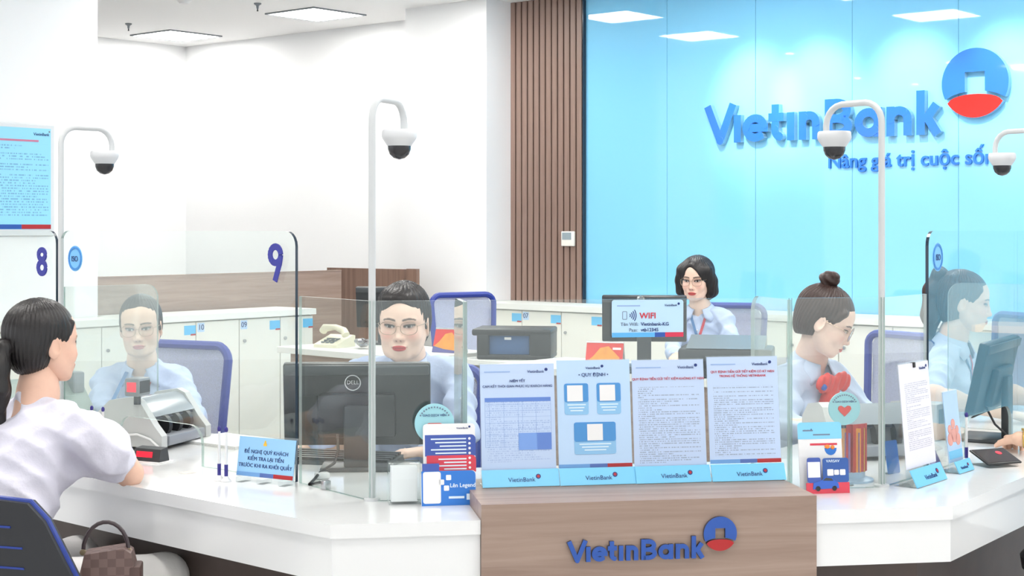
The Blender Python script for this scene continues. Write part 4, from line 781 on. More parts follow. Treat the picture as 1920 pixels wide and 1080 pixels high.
# ================================================================== people: smooth implicit surfaces turned into one mesh
class Field:
    """a set of smooth primitives on a voxel grid"""
    def __init__(s): s.ops = []
    def cone(s, p, q, r1, r2, k=.02, op='u'): s.ops.append(('c', np.array(p, float), np.array(q, float), r1, r2, k, op)); return s
    def chain(s, pts, rs, k=.02, op='u'):
        for a, b, ra, rb in zip(pts, pts[1:], rs, rs[1:]): s.cone(a, b, ra, rb, k, op)
        return s
    def ell(s, c, r, k=.02, op='u', R=None): s.ops.append(('e', np.array(c, float), np.array(r, float), None if R is None else np.array(R, float), 0, k, op)); return s
    def bounds(s):
        lo, hi = np.full(3, 9e9), np.full(3, -9e9)
        for o in s.ops:
            if o[6] != 'u': continue
            if o[0] == 'c': m = max(o[3], o[4]); a, b = np.minimum(o[1], o[2]) - m, np.maximum(o[1], o[2]) + m
            else: m = o[2].max() if o[3] is not None else o[2]; a, b = o[1] - m, o[1] + m
            lo = np.minimum(lo, a); hi = np.maximum(hi, b)
        return lo, hi
    def mesh(s, h, mod=None, keep=None):
        lo, hi = s.bounds(); pad = 3 * h + .006; lo = lo - pad; hi = hi + pad
        n = np.ceil((hi - lo) / h).astype(int) + 1
        ax = [lo[i] + h * np.arange(n[i]) for i in range(3)]
        V = np.full(n, .12, np.float32)
        for o in s.ops:
            k = o[5]; m = (max(o[3], o[4]) if o[0] == 'c' else o[2].max()) + k + 4 * h + .01
            a = (np.minimum(o[1], o[2]) if o[0] == 'c' else o[1]) - m; b = (np.maximum(o[1], o[2]) if o[0] == 'c' else o[1]) + m
            i0 = np.clip(((a - lo) / h).astype(int), 0, n); i1 = np.clip(((b - lo) / h).astype(int) + 2, 0, n)
            if (i1 <= i0).any(): continue
            X, Y, Zz = (ax[0][i0[0]:i1[0]][:, None, None], ax[1][i0[1]:i1[1]][None, :, None], ax[2][i0[2]:i1[2]][None, None, :])
            if o[0] == 'c':
                d = o[2] - o[1]; L2 = max(d @ d, 1e-12)
                t = np.clip(((X - o[1][0]) * d[0] + (Y - o[1][1]) * d[1] + (Zz - o[1][2]) * d[2]) / L2, 0, 1)
                D_ = np.sqrt((X - o[1][0] - t * d[0]) ** 2 + (Y - o[1][1] - t * d[1]) ** 2 + (Zz - o[1][2] - t * d[2]) ** 2) - (o[3] + t * (o[4] - o[3]))
            else:
                x, y, z = X - o[1][0], Y - o[1][1], Zz - o[1][2]; r = o[2]
                if o[3] is not None:
                    R = o[3]; x, y, z = (x * R[0, 0] + y * R[1, 0] + z * R[2, 0], x * R[0, 1] + y * R[1, 1] + z * R[2, 1], x * R[0, 2] + y * R[1, 2] + z * R[2, 2])
                k0 = np.sqrt((x / r[0]) ** 2 + (y / r[1]) ** 2 + (z / r[2]) ** 2); k1 = np.sqrt((x / r[0] ** 2) ** 2 + (y / r[1] ** 2) ** 2 + (z / r[2] ** 2) ** 2)
                D_ = k0 * (k0 - 1) / np.maximum(k1, 1e-6)
            sl_ = tuple(slice(i0[i], i1[i]) for i in range(3)); A = V[sl_]
            if o[6] == 'u': hh = np.maximum(k - np.abs(A - D_), 0) / k; V[sl_] = np.minimum(A, D_) - hh * hh * k * .25
            elif o[6] == 's': hh = np.maximum(k - np.abs(A + D_), 0) / k; V[sl_] = np.maximum(A, -D_) + hh * hh * k * .25
        if mod is not None: V = V + mod(ax[0][:, None, None], ax[1][None, :, None], ax[2][None, None, :]).astype(np.float32)
        return nets(V, lo, h)
def nets(V, lo, h):
    n = np.array(V.shape); ins = V < 0
    c = np.zeros(n - 1, np.int8)
    offs = [(i, j, k) for i in (0, 1) for j in (0, 1) for k in (0, 1)]
    for o in offs: c += ins[o[0]:n[0] - 1 + o[0], o[1]:n[1] - 1 + o[1], o[2]:n[2] - 1 + o[2]]
    act = (c > 0) & (c < 8); I = np.argwhere(act); idx = -np.ones(act.shape, np.int64); idx[act] = np.arange(len(I))
    P_ = np.zeros((len(I), 3)); W_ = np.zeros(len(I))
    vals = {o: V[I[:, 0] + o[0], I[:, 1] + o[1], I[:, 2] + o[2]] for o in offs}
    for o in offs:
        for a in range(3):
            if o[a]: continue
            q = list(o); q[a] = 1; q = tuple(q); va, vb = vals[o], vals[q]; m = (va < 0) != (vb < 0)
            t = va[m] / (va[m] - vb[m]); p = np.tile(np.array(o, float), (m.sum(), 1)); p[:, a] += t; P_[m] += p; W_[m] += 1
    verts = lo + (I + P_ / W_[:, None]) * h; F_ = []
    for a in range(3):
        b, c_ = (a + 1) % 3, (a + 2) % 3
        s0 = [slice(None)] * 3; s1 = [slice(None)] * 3; s0[a] = slice(0, n[a] - 1); s1[a] = slice(1, n[a])
        A, B = ins[tuple(s0)], ins[tuple(s1)]; E = np.argwhere(A != B); fl = A[tuple(E.T)]
        ok = (E[:, b] > 0) & (E[:, c_] > 0) & (E[:, b] < n[b] - 1) & (E[:, c_] < n[c_] - 1); E = E[ok]; fl = fl[ok]
        def at(db, dc): q = E.copy(); q[:, b] += db; q[:, c_] += dc; return idx[tuple(q.T)]
        Q_ = np.stack([at(-1, -1), at(0, -1), at(0, 0), at(-1, 0)], 1); Q_[~fl] = Q_[~fl][:, ::-1]; F_.append(Q_)
    return verts, np.concatenate(F_)
def npmesh(name, parts, mats, parent, smooth=True):
    """parts: list of (verts, quads, material index, colours or None)"""
    vs, fs, mi, cs, o = [], [], [], [], 0
    for v, f, m, c in parts:
        vs.append(v); fs.append(f + o); mi.append(np.full(len(f), m)); o += len(v); cs.append(np.ones((len(v), 4)) if c is None else c)
    v = np.concatenate(vs); f = np.concatenate(fs); me = bpy.data.meshes.new(name)
    me.vertices.add(len(v)); me.vertices.foreach_set('co', v.astype(np.float32).ravel()); me.loops.add(f.size); me.loops.foreach_set('vertex_index', f.astype(np.int32).ravel())
    me.polygons.add(len(f)); me.polygons.foreach_set('loop_start', np.arange(0, f.size, 4, dtype=np.int32)); me.polygons.foreach_set('material_index', np.concatenate(mi).astype(np.int32))
    me.update(calc_edges=True); me.polygons.foreach_set('use_smooth', np.ones(len(f), bool))
    at = me.color_attributes.new('tone', 'FLOAT_COLOR', 'POINT'); at.data.foreach_set('color', np.concatenate(cs).astype(np.float32).ravel())
    for m in mats: me.materials.append(m)
    ob = bpy.data.objects.new(name, me); COL.objects.link(ob); ob.parent = parent
    return ob
def skinmat():
    m = bpy.data.materials.new('skin'); m.use_nodes = True; nt = m.node_tree; b = nt.nodes['Principled BSDF']; N = nt.nodes.new; L = nt.links.new
    a = N('ShaderNodeAttribute'); a.attribute_name = 'tone'; n = N('ShaderNodeTexNoise'); n.inputs['Scale'].default_value = 60; tc = N('ShaderNodeTexCoord'); L(tc.outputs['Object'], n.inputs['Vector'])
    mr = N('ShaderNodeMapRange'); mr.inputs[3].default_value = .95; mr.inputs[4].default_value = 1.05; L(n.outputs['Fac'], mr.inputs[0])
    mx = N('ShaderNodeVectorMath'); mx.operation = 'SCALE'; L(a.outputs['Color'], mx.inputs[0]); L(mr.outputs[0], mx.inputs['Scale']); L(mx.outputs[0], b.inputs['Base Color'])
    b.inputs['Roughness'].default_value = .5; b.inputs['Specular IOR Level'].default_value = .35; b.inputs['Subsurface Weight'].default_value = .0
    return m
SKIN = skinmat()
def hairmat(name, c):
    m = mat(name, c, .38, spec=.45); nt = m.node_tree; b = nt.nodes['Principled BSDF']; N = nt.nodes.new; L = nt.links.new
    tc = N('ShaderNodeTexCoord'); n = N('ShaderNodeTexNoise'); n.inputs['Scale'].default_value = 90; n.inputs['Detail'].default_value = 3; mp = N('ShaderNodeMapping'); mp.inputs['Scale'].default_value = (1, 1, .18)
    L(tc.outputs['Object'], mp.inputs[0]); L(mp.outputs[0], n.inputs['Vector']); bp = N('ShaderNodeBump'); bp.inputs['Strength'].default_value = .5; bp.inputs['Distance'].default_value = .004; L(n.outputs['Fac'], bp.inputs['Height']); L(bp.outputs[0], b.inputs['Normal'])
    return m
HAIRD = hairmat('hair_black', (34, 31, 32)); HAIRB = hairmat('hair_brown', (58, 40, 36))
def clothmat(name, c, sc=26, st=.35):
    m = mat(name, c, .8, spec=.2, bump=st, nscale=sc); return m
SHIRT = clothmat('shirt_blue', (190, 205, 236)); SHIRT2 = clothmat('shirt_blue_light', (198, 212, 236)); BLOUSE = clothmat('blouse_white', (226, 224, 238), 22, .45); TROUS = clothmat('trousers_dark', (40, 44, 62)); TROUW = clothmat('trousers_white', (230, 228, 226))
def sm(e0, e1, x): t = np.clip((x - e0) / (e1 - e0), 0, 1); return t * t * (3 - 2 * t)
def head_field(jaw=1.0, full=1.0):
    f = Field()
    f.ell((0, -.016, .036), (.0735, .092, .076), .02).ell((0, .022, .030), (.064, .066, .066), .03)
    f.ell((0, .022, -.028), (.061 * full, .064, .07), .03).ell((0, .034, -.072), (.044 * jaw, .042, .034), .03).cone((-.012 * jaw, .066, -.094), (.012 * jaw, .066, -.094), .0145, .0145, .022)
    for s in (-1, 1):
        f.ell((s * .036 * full, .056, -.034), (.022, .022, .024), .022); f.cone((s * .052, .0, -.045), (s * .034 * jaw, .045, -.085), .016, .014, .025)
        f.ell((s * .031, .094, .000), (.017, .014, .010), .014, 's'); f.ell((s * .031, .0695, -.001), (.0135, .0135, .0115), .006)
        f.cone((s * .016, .0795, .0175), (s * .044, .0705, .0185), .005, .004, .014)
        f.ell((s * .0735, -.012, -.012), (.007, .019, .031), .006, R=Matrix.Rotation(s * -.35, 3, 'Z')); f.ell((s * .081, -.008, -.008), (.006, .011, .019), .004, 's')
        f.ell((s * .0115, .0895, -.0405), (.0075, .0085, .0065), .006)
    f.chain([(0, .0815, .012), (0, .0885, -.012), (0, .1005, -.036)], (.0065, .0068, .0088), .012)
    f.ell((0, .0785, -.066), (.025, .013, .017), .016)
    f.ell((0, .0905, -.0635), (.0195, .0060, .0040), .004).ell((0, .0895, -.0715), (.0165, .0066, .0052), .004)
    f.cone((-.021, .0835, -.0672), (.021, .0835, -.0672), .0022, .0022, .004, 's')
    return f
def face_tones(v, base, lip, brow=(52, 40, 38), blush=.35, look=(0, 0), iris=(34, 24, 22), eyeopen=1., browlift=0):
    x, y, z = v[:, 0], v[:, 1], v[:, 2]; C = np.tile(np.array(lin(base)), (len(v), 1)); fr = y > .02
    def mix(c, m): nonlocal C; m = (m * fr)[:, None]; C = C * (1 - m) + np.array(lin(c)) * m
    ck = np.exp(-(((np.abs(x) - .040) / .019) ** 2 + ((z + .030) / .016) ** 2)); mix((236, 150, 140), ck * blush)
    mix((214, 150, 132), np.exp(-((x / .02) ** 2 + ((z + .043) / .012) ** 2)) * .22)
    ax_ = np.abs(x)
    for s in (-1, 1):
        xe = (x * s - .0312); ze = z + .0008 - .0015 * (xe / .014); hh = .0054 * eyeopen
        e = np.sqrt((xe / .0150) ** 2 + (ze / hh) ** 2); side = (x * s > 0)
        mix((196, 150, 132), sm(2.4, 1.2, np.sqrt((xe / .0165) ** 2 + ((ze - .003) / .0085) ** 2)) * .5 * side)
        mix((238, 234, 230), sm(1.12, .9, e) * side)
        ir = np.sqrt((xe - look[0] * s) ** 2 + (ze - look[1]) ** 2); mix(iris, sm(.0066, .0052, ir) * sm(1.1, .9, e) * side)
        up = sm(.0036, .0014, np.abs(np.sqrt((xe / .0155) ** 2 + (ze / hh) ** 2) - 1.0) * hh) * (ze > -.001); mix((30, 22, 22), up * .95 * side * (np.abs(xe) < .018))
        lo_ = sm(.002, .0008, np.abs(e - 1.0) * hh) * (ze <= -.001); mix((120, 80, 72), lo_ * .6 * side)
        zb = .0195 + browlift + .0035 * np.cos((xe - .002) / .019 * 1.5) - .002; th = .0034 * (1 - .35 * sm(.0, .022, xe))
        mix(brow, sm(1.25, .75, np.abs(z - zb) / th) * sm(.0225, .018, np.abs(xe)) * .88 * side)
    zl = z + .0672; w_ = sm(.0245, .0195, ax_)
    upl = sm(.0090, .0070, zl + .0012 * np.cos(x / .007)) * (zl >= -.001); lol = sm(.0112, .009, -zl) * (zl < -.001)
    shape = sm(1.08, .9, np.sqrt((x / .0235) ** 2 + (np.where(zl > 0, zl / .0078, zl / .0108)) ** 2))
    mix(lip, shape * w_ * .95); mix(tuple(c * .45 for c in lip), sm(.0016, .0005, np.abs(zl)) * sm(.0225, .019, ax_) * .8)
    mix((150, 92, 80), sm(.0038, .002, np.sqrt((ax_ - .0066) ** 2 + ((z + .0452) * .9) ** 2)) * (y > .085) * .8)
    return np.concatenate([C, np.ones((len(v), 1))], 1)
def frame(fwd, up=(0, 0, 1), roll=0):
    f = Vector(fwd).normalized(); r = f.cross(Vector(up)).normalized(); u = r.cross(f)
    if roll: q = Matrix.Rotation(math.radians(roll), 3, f); r, u = q @ r, q @ u
    return Matrix(((r.x, f.x, u.x), (r.y, f.y, u.y), (r.z, f.z, u.z)))
def xfm(v, R, t, s=1.0): return (np.array(v) * s) @ np.array(R).T + np.array(t)
def hand(f, wrist, d, n, side, curl=.35, sc=1.0):
    """adds a hand: d finger direction, n palm normal, side +1 when the thumb lies towards +(d x n)"""
    w_, d, n = Vector(wrist), Vector(d).normalized(), Vector(n).normalized(); n = (n - d * n.dot(d)).normalized(); l = d.cross(n) * side
    K_ = []
    for i, (lo_, ln) in enumerate(((.026, .080), (.009, .084), (-.009, .080), (-.025, .070))):
        k = w_ + (d * ln + l * lo_) * sc; K_.append(k); f.cone(w_ + l * lo_ * .5 * sc, k, .0135 * sc, .0105 * sc, .010)
        q = k; a = 0; L3 = [(.042, .026, .020), (.046, .029, .021), (.043, .027, .020), (.034, .021, .018)][i]
        for j, (ln2, c) in enumerate(zip(L3, (.6, 1.0, .7))):
            a += curl * c * (1 + .12 * i); q2 = q + (d * math.cos(a) + n * math.sin(a)) * ln2 * sc; f.cone(q, q2, (.0092 - .001 * j) * sc, (.0084 - .001 * j) * sc, .0025); q = q2
    b = w_ + (d * .022 + l * .022 + n * .004) * sc; t1 = b + (d * .032 + l * .030 + n * .012) * sc; t2 = t1 + (d * .028 + l * .008 + n * .010) * sc
    f.cone(b, t1, .0145 * sc, .0105 * sc, .010); f.cone(t1, t2, .0098 * sc, .0080 * sc, .003)
def fold(amp, sc=30., seed=0.):
    def g(X, Y, Z_):
        a = np.sin(sc * (X * .8 + Z_ * 1.1) + seed + 2.2 * np.sin(17 * Y + seed)); b = np.sin(sc * .62 * (Z_ * .7 - X * .8 + Y) + 1.3 * seed + 1.6 * np.sin(13 * Z_ + seed)); c = np.sin(sc * 1.6 * (Y + .5 * Z_ - .3 * X) + 3 * seed + 1.5 * np.sin(21 * X))
        return amp * ((1 - 1.7 * np.abs(a)) * .55 + (1 - 1.7 * np.abs(b)) * .9 * .6 + (1 - 1.7 * np.abs(c)) * .3) * -1 * .8
    return g
def person(label, head, fwd, pelvis, sh, neck, elbows, wrists, hands, base=(236, 196, 172), lip=(190, 80, 82), scale=1.0, hair=None, hairm=None, shirt=None, trous=None, knees=None, roll=0,
           sleeve=1.0, curl=.4, jaw=1., full=1., collar=True, lanyard=False, glasses=None, facekw={}, vneck=True, puff=False, bow=False, wr=.0095, cut=None, watch=False, bust=1.0, ncut=.057):
    """all joints in world coordinates; shoulders, elbows, wrists as (right, left) of the sitter"""
    H = Vector(head); Rm = frame(fwd, roll=roll); P0 = Vector((pelvis[0], pelvis[1], 0)); t = thing('person', label, 'person', P0)
    W0 = lambda p: Vector(p) - P0
    nk, pv = W0(neck), W0(pelvis); sR, sL = W0(sh[0]), W0(sh[1]); lat = (sR - sL).normalized(); up = (nk - pv).normalized(); fw = up.cross(lat) ; fw = fw.normalized() if fw.dot(Vector(fwd)) > 0 or True else -fw
    if abs(fw.z) < .9 and fw.dot(Vector((fwd[0], fwd[1], 0))) < -.2: fw = -fw
    Bm = Matrix(((lat.x, fw.x, up.x), (lat.y, fw.y, up.y), (lat.z, fw.z, up.z))); B = np.array(Bm)
    L_ = (nk - pv).length; sw_ = (sR - sL).length / 2
    def loc(a, b, c): return tuple(pv + lat * a + fw * b + up * c)
    def torso(f, g):
        f.ell(loc(0, -.005, .03), (.165 + g, .115 + g, .12), .05, R=B).ell(loc(0, .0, L_ * .42), (.125 + g, .092 + g, .13), .06, R=B).ell(loc(0, .005, L_ * .70), (.142 + g, .098 + g, .135), .06, R=B)
        for s in (-1, 1): f.ell(loc(s * .062, .078 * bust, L_ * .66), (.052 + g, .045 + g, .05), .035, R=B)
        f.cone(tuple(sL + (nk - sL) * .02), tuple(sR + (nk - sR) * .02), .046 + g, .046 + g, .05)
        for s in (sL, sR): f.cone(tuple(nk - up * .012 - fw * .006), tuple(s + up * .004), .040 + g, .044 + g, .04)
    # --- body: head, neck, chest, arms, hands
    parts = []; hf = head_field(jaw, full); v, q = hf.mesh(.0023)
    tones = face_tones(v, base, lip, **facekw); parts.append((xfm(v, Rm, W0(H), scale), q, 0, tones))
    bt = np.array([[*lin(base), 1]]); Hn = lambda a, b, c: tuple(W0(H) + Rm @ (Vector((a, b, c)) * scale))
    f = Field(); f.cone(Hn(0, -.018, -.03), tuple(nk + up * .015), .047, .049, .03).cone(Hn(0, .0, -.075), tuple(nk + up * .02 + fw * .008), .036, .044, .03).cone(tuple(nk + up * .02), tuple(nk - up * .06), .048, .06, .04)
    v, q = f.mesh(.004); parts.append((v, q, 0, np.repeat(bt, len(v), 0)))
    f = Field(); torso(f, -.012); v, q = f.mesh(.012); parts.append((v, q, 0, np.repeat(bt, len(v), 0)))
    arms = []
    for i in (0, 1):
        if elbows[i] is None: continue
        s, e, w_ = (sR, sL)[i], W0(elbows[i]), W0(wrists[i]); arms.append((s, e, w_)); f = Field()
        f.chain([tuple(s), tuple(e)], (.040, .036), .02).chain([tuple(e), tuple(e + (w_ - e) * .3), tuple(w_)], (.036, .038, .0245), .02)
        if hands[i]: d, n, cu = hands[i]; hand(f, w_, d, n, (1, -1)[i], cu)
        v, q = f.mesh(.0034); parts.append((v, q, 0, np.repeat(bt, len(v), 0)))
    npmesh('body', parts, [SKIN], t)
    # --- shirt
    f = Field(); torso(f, 0.002)
    for s, e, w_ in arms:
        if puff: f.chain([tuple(s), tuple(s + (e - s) * .45), tuple(s + (e - s) * .74)], (.056, .068, .050), .04)
        else:
            f.chain([tuple(s), tuple(s + (e - s) * .5), tuple(e)] if sleeve > .9 else [tuple(s), tuple(s + (e - s) * .5), tuple(s + (e - s) * .92)], (.052, .048, .042), .03)
            if sleeve > .9: f.chain([tuple(e), tuple(e + (w_ - e) * .35), tuple(e + (w_ - e) * sleeve * .95)], (.042, .041, .033), .025)
    f.cone(tuple(nk + up * .10 + fw * .02), tuple(nk - up * .005 + fw * .004), ncut, ncut - .002, .012, 's')
    if vneck: f.cone(tuple(nk + up * .01 + fw * .06), tuple(nk - up * .085 + fw * .11), .034, .008, .012, 's')
    v, q = f.mesh(.0062, fold(wr, 30, len(label))); so = npmesh('shirt', [(v, q, 0, None)], [shirt or SHIRT], t)
    tree = BVHTree.FromPolygons([tuple(a) for a in v], [tuple(int(k) for k in a) for a in q])
    # --- lower body
    kn = [W0(k) for k in knees] if knees else [pv + fw * .42 + lat * .1 - up * .02, pv + fw * .42 - lat * .1 - up * .02]
    f = Field(); f.ell(tuple(pv), (.175, .125, .11), .05, R=B)
    for s, k in zip((1, -1), kn):
        ft = Vector((k.x + fw.x * .03, k.y + fw.y * .03, .07)); f.chain([tuple(pv + lat * s * .09), tuple(k)], (.088, .066), .04).chain([tuple(k), tuple(ft)], (.062, .042), .03).cone(tuple(ft - Vector((0, 0, .03))), tuple(ft + fw * .14 - Vector((0, 0, .035))), .04, .03, .02)
    v, q = f.mesh(.012); npmesh('trousers', [(v, q, 0, None)], [trous or TROUS], t)
    # --- collar: two folded leaves
    def cpt(a, rad, h): return nk + lat * (math.sin(a) * rad) + fw * (-math.cos(a) * rad + .006) + up * h
    if collar:
        for s in (-1, 1):
            mb = MB(); n = 14; g = []
            for i in range(n + 1):
                u = i / n; a = s * u * math.radians(158); r0 = .056 + .004 * u; dn = .034 + .034 * u ** 3
                g += [cpt(a, r0, .030 - .030 * u), cpt(a, r0 + .007, .032 - .030 * u), cpt(a * (1 - .02 * u), r0 + .022 + .012 * u, .032 - .030 * u - dn * .6), cpt(a * (.985 - .13 * u ** 4), r0 + .026 + .020 * u, .030 - .030 * u - dn)]
            mb.add(g, [(i * 4 + k, i * 4 + k + 1, i * 4 + k + 5, i * 4 + k + 4) for i in range(n) for k in range(3)]); o = mb.build('collar', shirt or SHIRT, t, 60)
            md = o.modifiers.new('thick', 'SOLIDIFY'); md.thickness = .004; md.offset = 0
    def onchest(a, c, off=.004):
        p = pv + lat * a + up * c + fw * .5; hit = tree.ray_cast(p, -fw); return (hit[0] + fw * off) if hit[0] is not None else pv + lat * a + up * c + fw * .12
    if lanyard:
        tip = L_ * .70
        for s in (-1, 1):
            g = []; N_ = 10
            for i in range(N_ + 1):
                u = i / N_; a = s * .052 * (1 - u); c = L_ * .985 + (tip - L_ * .985) * u; p = onchest(a, c, .005); g += [p + lat * .008, p - lat * .008]
            MB().add(g, [(2 * i, 2 * i + 1, 2 * i + 3, 2 * i + 2) for i in range(N_)]).build('lanyard', (LANB if s == lanyard else LANR), t, 60)
        p = onchest(0, tip - .03); MB().add([p + lat * .01 + up * .03, p - lat * .01 + up * .03, p - lat * .006 - up * .02, p + lat * .006 - up * .02], [(0, 1, 2, 3)]).build('lanyard_clip', LANR, t, 0)
    if vneck and not bow:
        for i in range(4):
            p = onchest(.006, L_ * (.80 - .11 * i), .003); MB().ball(p, .005, 8, 6).build('button', WPLAST, t)
    if bow:
        kn_ = onchest(0, L_ * .93, .022); mk = lambda a, b, c: tuple(kn_ + lat * a + fw * b + up * c)
        bf = Field(); bf.ell(mk(0, .004, 0), (.014, .012, .014), .006, R=B)
        for s in (-1, 1):
            bf.ell(mk(s * .052, .004, -.010), (.046, .017, .036), .012, R=np.array(Bm @ Matrix.Rotation(s * .35, 3, 'Y'))); bf.chain([mk(s * .006, .002, -.01), mk(s * .02, .004, -.07), mk(s * .034, .002, -.125)], (.012, .020, .024), .012)
        v, q = bf.mesh(.003, lambda X, Y, Z_: .0022 * np.sin(190 * (X * lat.x + Y * lat.y) + 60 * Z_)); npmesh('bow_tie', [(v, q, 0, None)], [BOWR], t)
        MB().ball(mk(.075, .018, -.02), (.012, .006, .012), 10, 6).build('bow_badge', LOGOBD, t)
    # --- hair in head space
    if hair:
        hv = hair(); 
        for nm, (v, q) in hv.items(): npmesh(nm, [(xfm(v, Rm, W0(H), scale), q, 0, None)], [hairm or HAIRD], t)
    if glasses:
        g = thing('glasses', None, None); g.parent = t; g.location = W0(H); g.rotation_euler = Rm.to_euler(); g.scale = (scale,) * 3
        for s in (-1, 1):
            rx, rz = glasses; c = (s * .033, .0, -.005)
            ring = [(c[0] + rx * math.copysign(abs(math.cos(a)) ** .8, math.cos(a)), .1015 - 1.9 * (c[0] + rx * math.cos(a) * .9) ** 2 , c[2] + rz * math.copysign(abs(math.sin(a)) ** .8, math.sin(a))) for a in np.linspace(0, 2 * math.pi, 26)]
            MB().tube(ring, .00105, 6, cap=False).build('rim', GOLD, g); MB().add(ring[:-1], [tuple(range(len(ring) - 1))]).build('lens', LENS, g, 0)
            MB().tube([(s * (.033 + rx), .094, .002), (s * .073, .05, .004), (s * .0775, -.005, .004)], .0011, 6).build('temple', GOLD, g)
        MB().tube([(-.033 + rx, .1, -.001), (0, .1035, .002), (.033 - rx, .1, -.001)], .0011, 6).build('bridge', GOLD, g)
    if watch:
        s, e, w_ = arms[watch - 1]; d = (w_ - e).normalized(); c = w_ - d * .02; M = d.to_track_quat('Z', 'Y').to_matrix().to_4x4(); M.translation = c
        MB().lathe([(.0285, -.008), (.0305, -.006), (.0305, .006), (.0285, .008)], n=24).xf(M).build('watch_band', mat('gold_band', (206, 170, 96), .3, metal=.8), t); MB().cyl((0, .028, 0), (0, .036, 0), .014, n=18).xf(M).build('watch_case', MT['gold_band'], t)
    return t
LANB = mat('lanyard_blue', (66, 120, 176), .6); LANR = mat('lanyard_red', (206, 44, 66), .6); BOWR = mat('bow_red', (214, 62, 58), .45); GOLD = mat('glasses_metal', (176, 150, 128), .3, metal=.7); LENS = glassmat('lens', (.985, .985, .985), .015)
# --- hair styles (head space: x lateral, y forward, z up)
def cap_field(front=.064, top=.014, back=.0, z0=-.02, side=.012):
    f = Field(); f.ell((0, -.018, .036), (.0735 + side, .092 + .012 + back, .076 + top), .02).ell((0, -.045, -.02), (.068 + side * .6, .062 + back, .075), .03); return f
def strands(amp, fr=70., seed=0): return lambda X, Y, Z_: amp * sm(.075, .015, Y) * np.sin(fr * np.arctan2(X, Y + .03 + 0 * Z_) / 2.2 + 6 * np.sin(24 * Z_ + seed) * .3) * np.ones_like(Z_ * X)
def hair_short():
    f = cap_field(top=.022, side=.010); f.ell((.012, .025, .082), (.058, .056, .028), .03)
    f.ell((0, .118, -.020), (.0645, .088, .100), .012, 's').ell((0, .0, -.12), (.12, .085, .075), .012, 's')
    for s in (-1, 1): f.ell((s * .085, .0, -.025), (.03, .035, .045), .012, 's'); f.cone((s * .069, .018, .02), (s * .071, .012, -.014), .008, .004, .008)
    return {'hair': f.mesh(.0030, strands(.0022, 90))}
def hair_parted():
    f = cap_field(top=.013, side=.007); f.ell((0, .128, -.040), (.060, .082, .120), .012, 's').ell((-.018, .115, .04), (.022, .05, .055), .02, 's').ell((0, .0, -.13), (.12, .085, .075), .012, 's')
    for s in (-1, 1): f.ell((s * .090, .004, -.03), (.03, .038, .05), .012, 's'); f.cone((s * .066, .03, .03), (s * .073, .01, -.012), .009, .006, .010)
    f.ell((0, -.10, -.02), (.035, .03, .035), .02)
    return {'hair': f.mesh(.0030, strands(.0014, 80))}
def hair_bob():
    f = cap_field(top=.016, side=.018, back=.012)
    for s in (-1, 1): f.chain([(s * .07, .03, .05), (s * .086, .005, -.01), (s * .084, -.005, -.065), (s * .064, -.01, -.098)], (.03, .026, .027, .016), .03)
    f.ell((0, -.05, -.045), (.085, .058, .062), .03)
    f.ell((0, .118, -.045), (.060, .083, .118), .012, 's').ell((.012, .115, .035), (.026, .05, .05), .02, 's').cone((0, -.02, -.16), (0, .02, -.05), .052, .046, .012, 's')
    return {'hair': f.mesh(.0030, strands(.0016, 90))}
def hair_bun():
    f = cap_field(top=.016, side=.008); f.ell((0, .122, -.045), (.060, .082, .122), .012, 's').ell((0, .0, -.135), (.12, .095, .078), .012, 's')
    for s in (-1, 1): f.ell((s * .092, .0, -.03), (.03, .036, .046), .012, 's'); f.cone((s * .060, .052, .058), (s * .070, .028, .018), .009, .006, .014)
    b = Field(); b.ell((0, -.052, .135), (.036, .036, .026), .008).ell((.012, -.045, .153), (.026, .028, .018), .01).ell((-.02, -.06, .142), (.024, .02, .02), .01).ell((0, -.045, .112), (.026, .026, .02), .012)
    return {'hair': f.mesh(.0030, strands(.0014, 90)), 'hair_bun': b.mesh(.003, lambda X, Y, Z_: .0018 * np.sin(210 * Z_ + 120 * X + 60 * Y))}
def hair_pony(high=True, L=.36):
    def g():
        f = cap_field(top=.014, side=.008); f.ell((0, .128, -.048), (.060, .082, .120), .012, 's').ell((0, .0, -.14), (.12, .085, .075), .012, 's')
        for s in (-1, 1): f.ell((s * .092, .0, -.03), (.03, .036, .046), .012, 's'); f.cone((s * .060, .050, .056), (s * .070, .026, .016), .008, .006, .014)
        b = Field()
        if high: b.chain([(0, -.075, .085), (0, -.105, .095), (0, -.122, .03), (0, -.118, -.07), (0, -.105, -.15)], (.02, .026, .036, .036, .014), .02)
        else: b.chain([(0, -.098, -.005), (0, -.128, -.012), (0, -.142, -.06), (0, -.142, -.13), (0, -.125, -.21)], (.02, .020, .032, .034, .012), .02)
        return {'hair': f.mesh(.0030, strands(.0014, 90)), 'ponytail': b.mesh(.0035, lambda X, Y, Z_: .0022 * np.sin(240 * X + 40 * Z_) * np.ones_like(Y))}
    return g
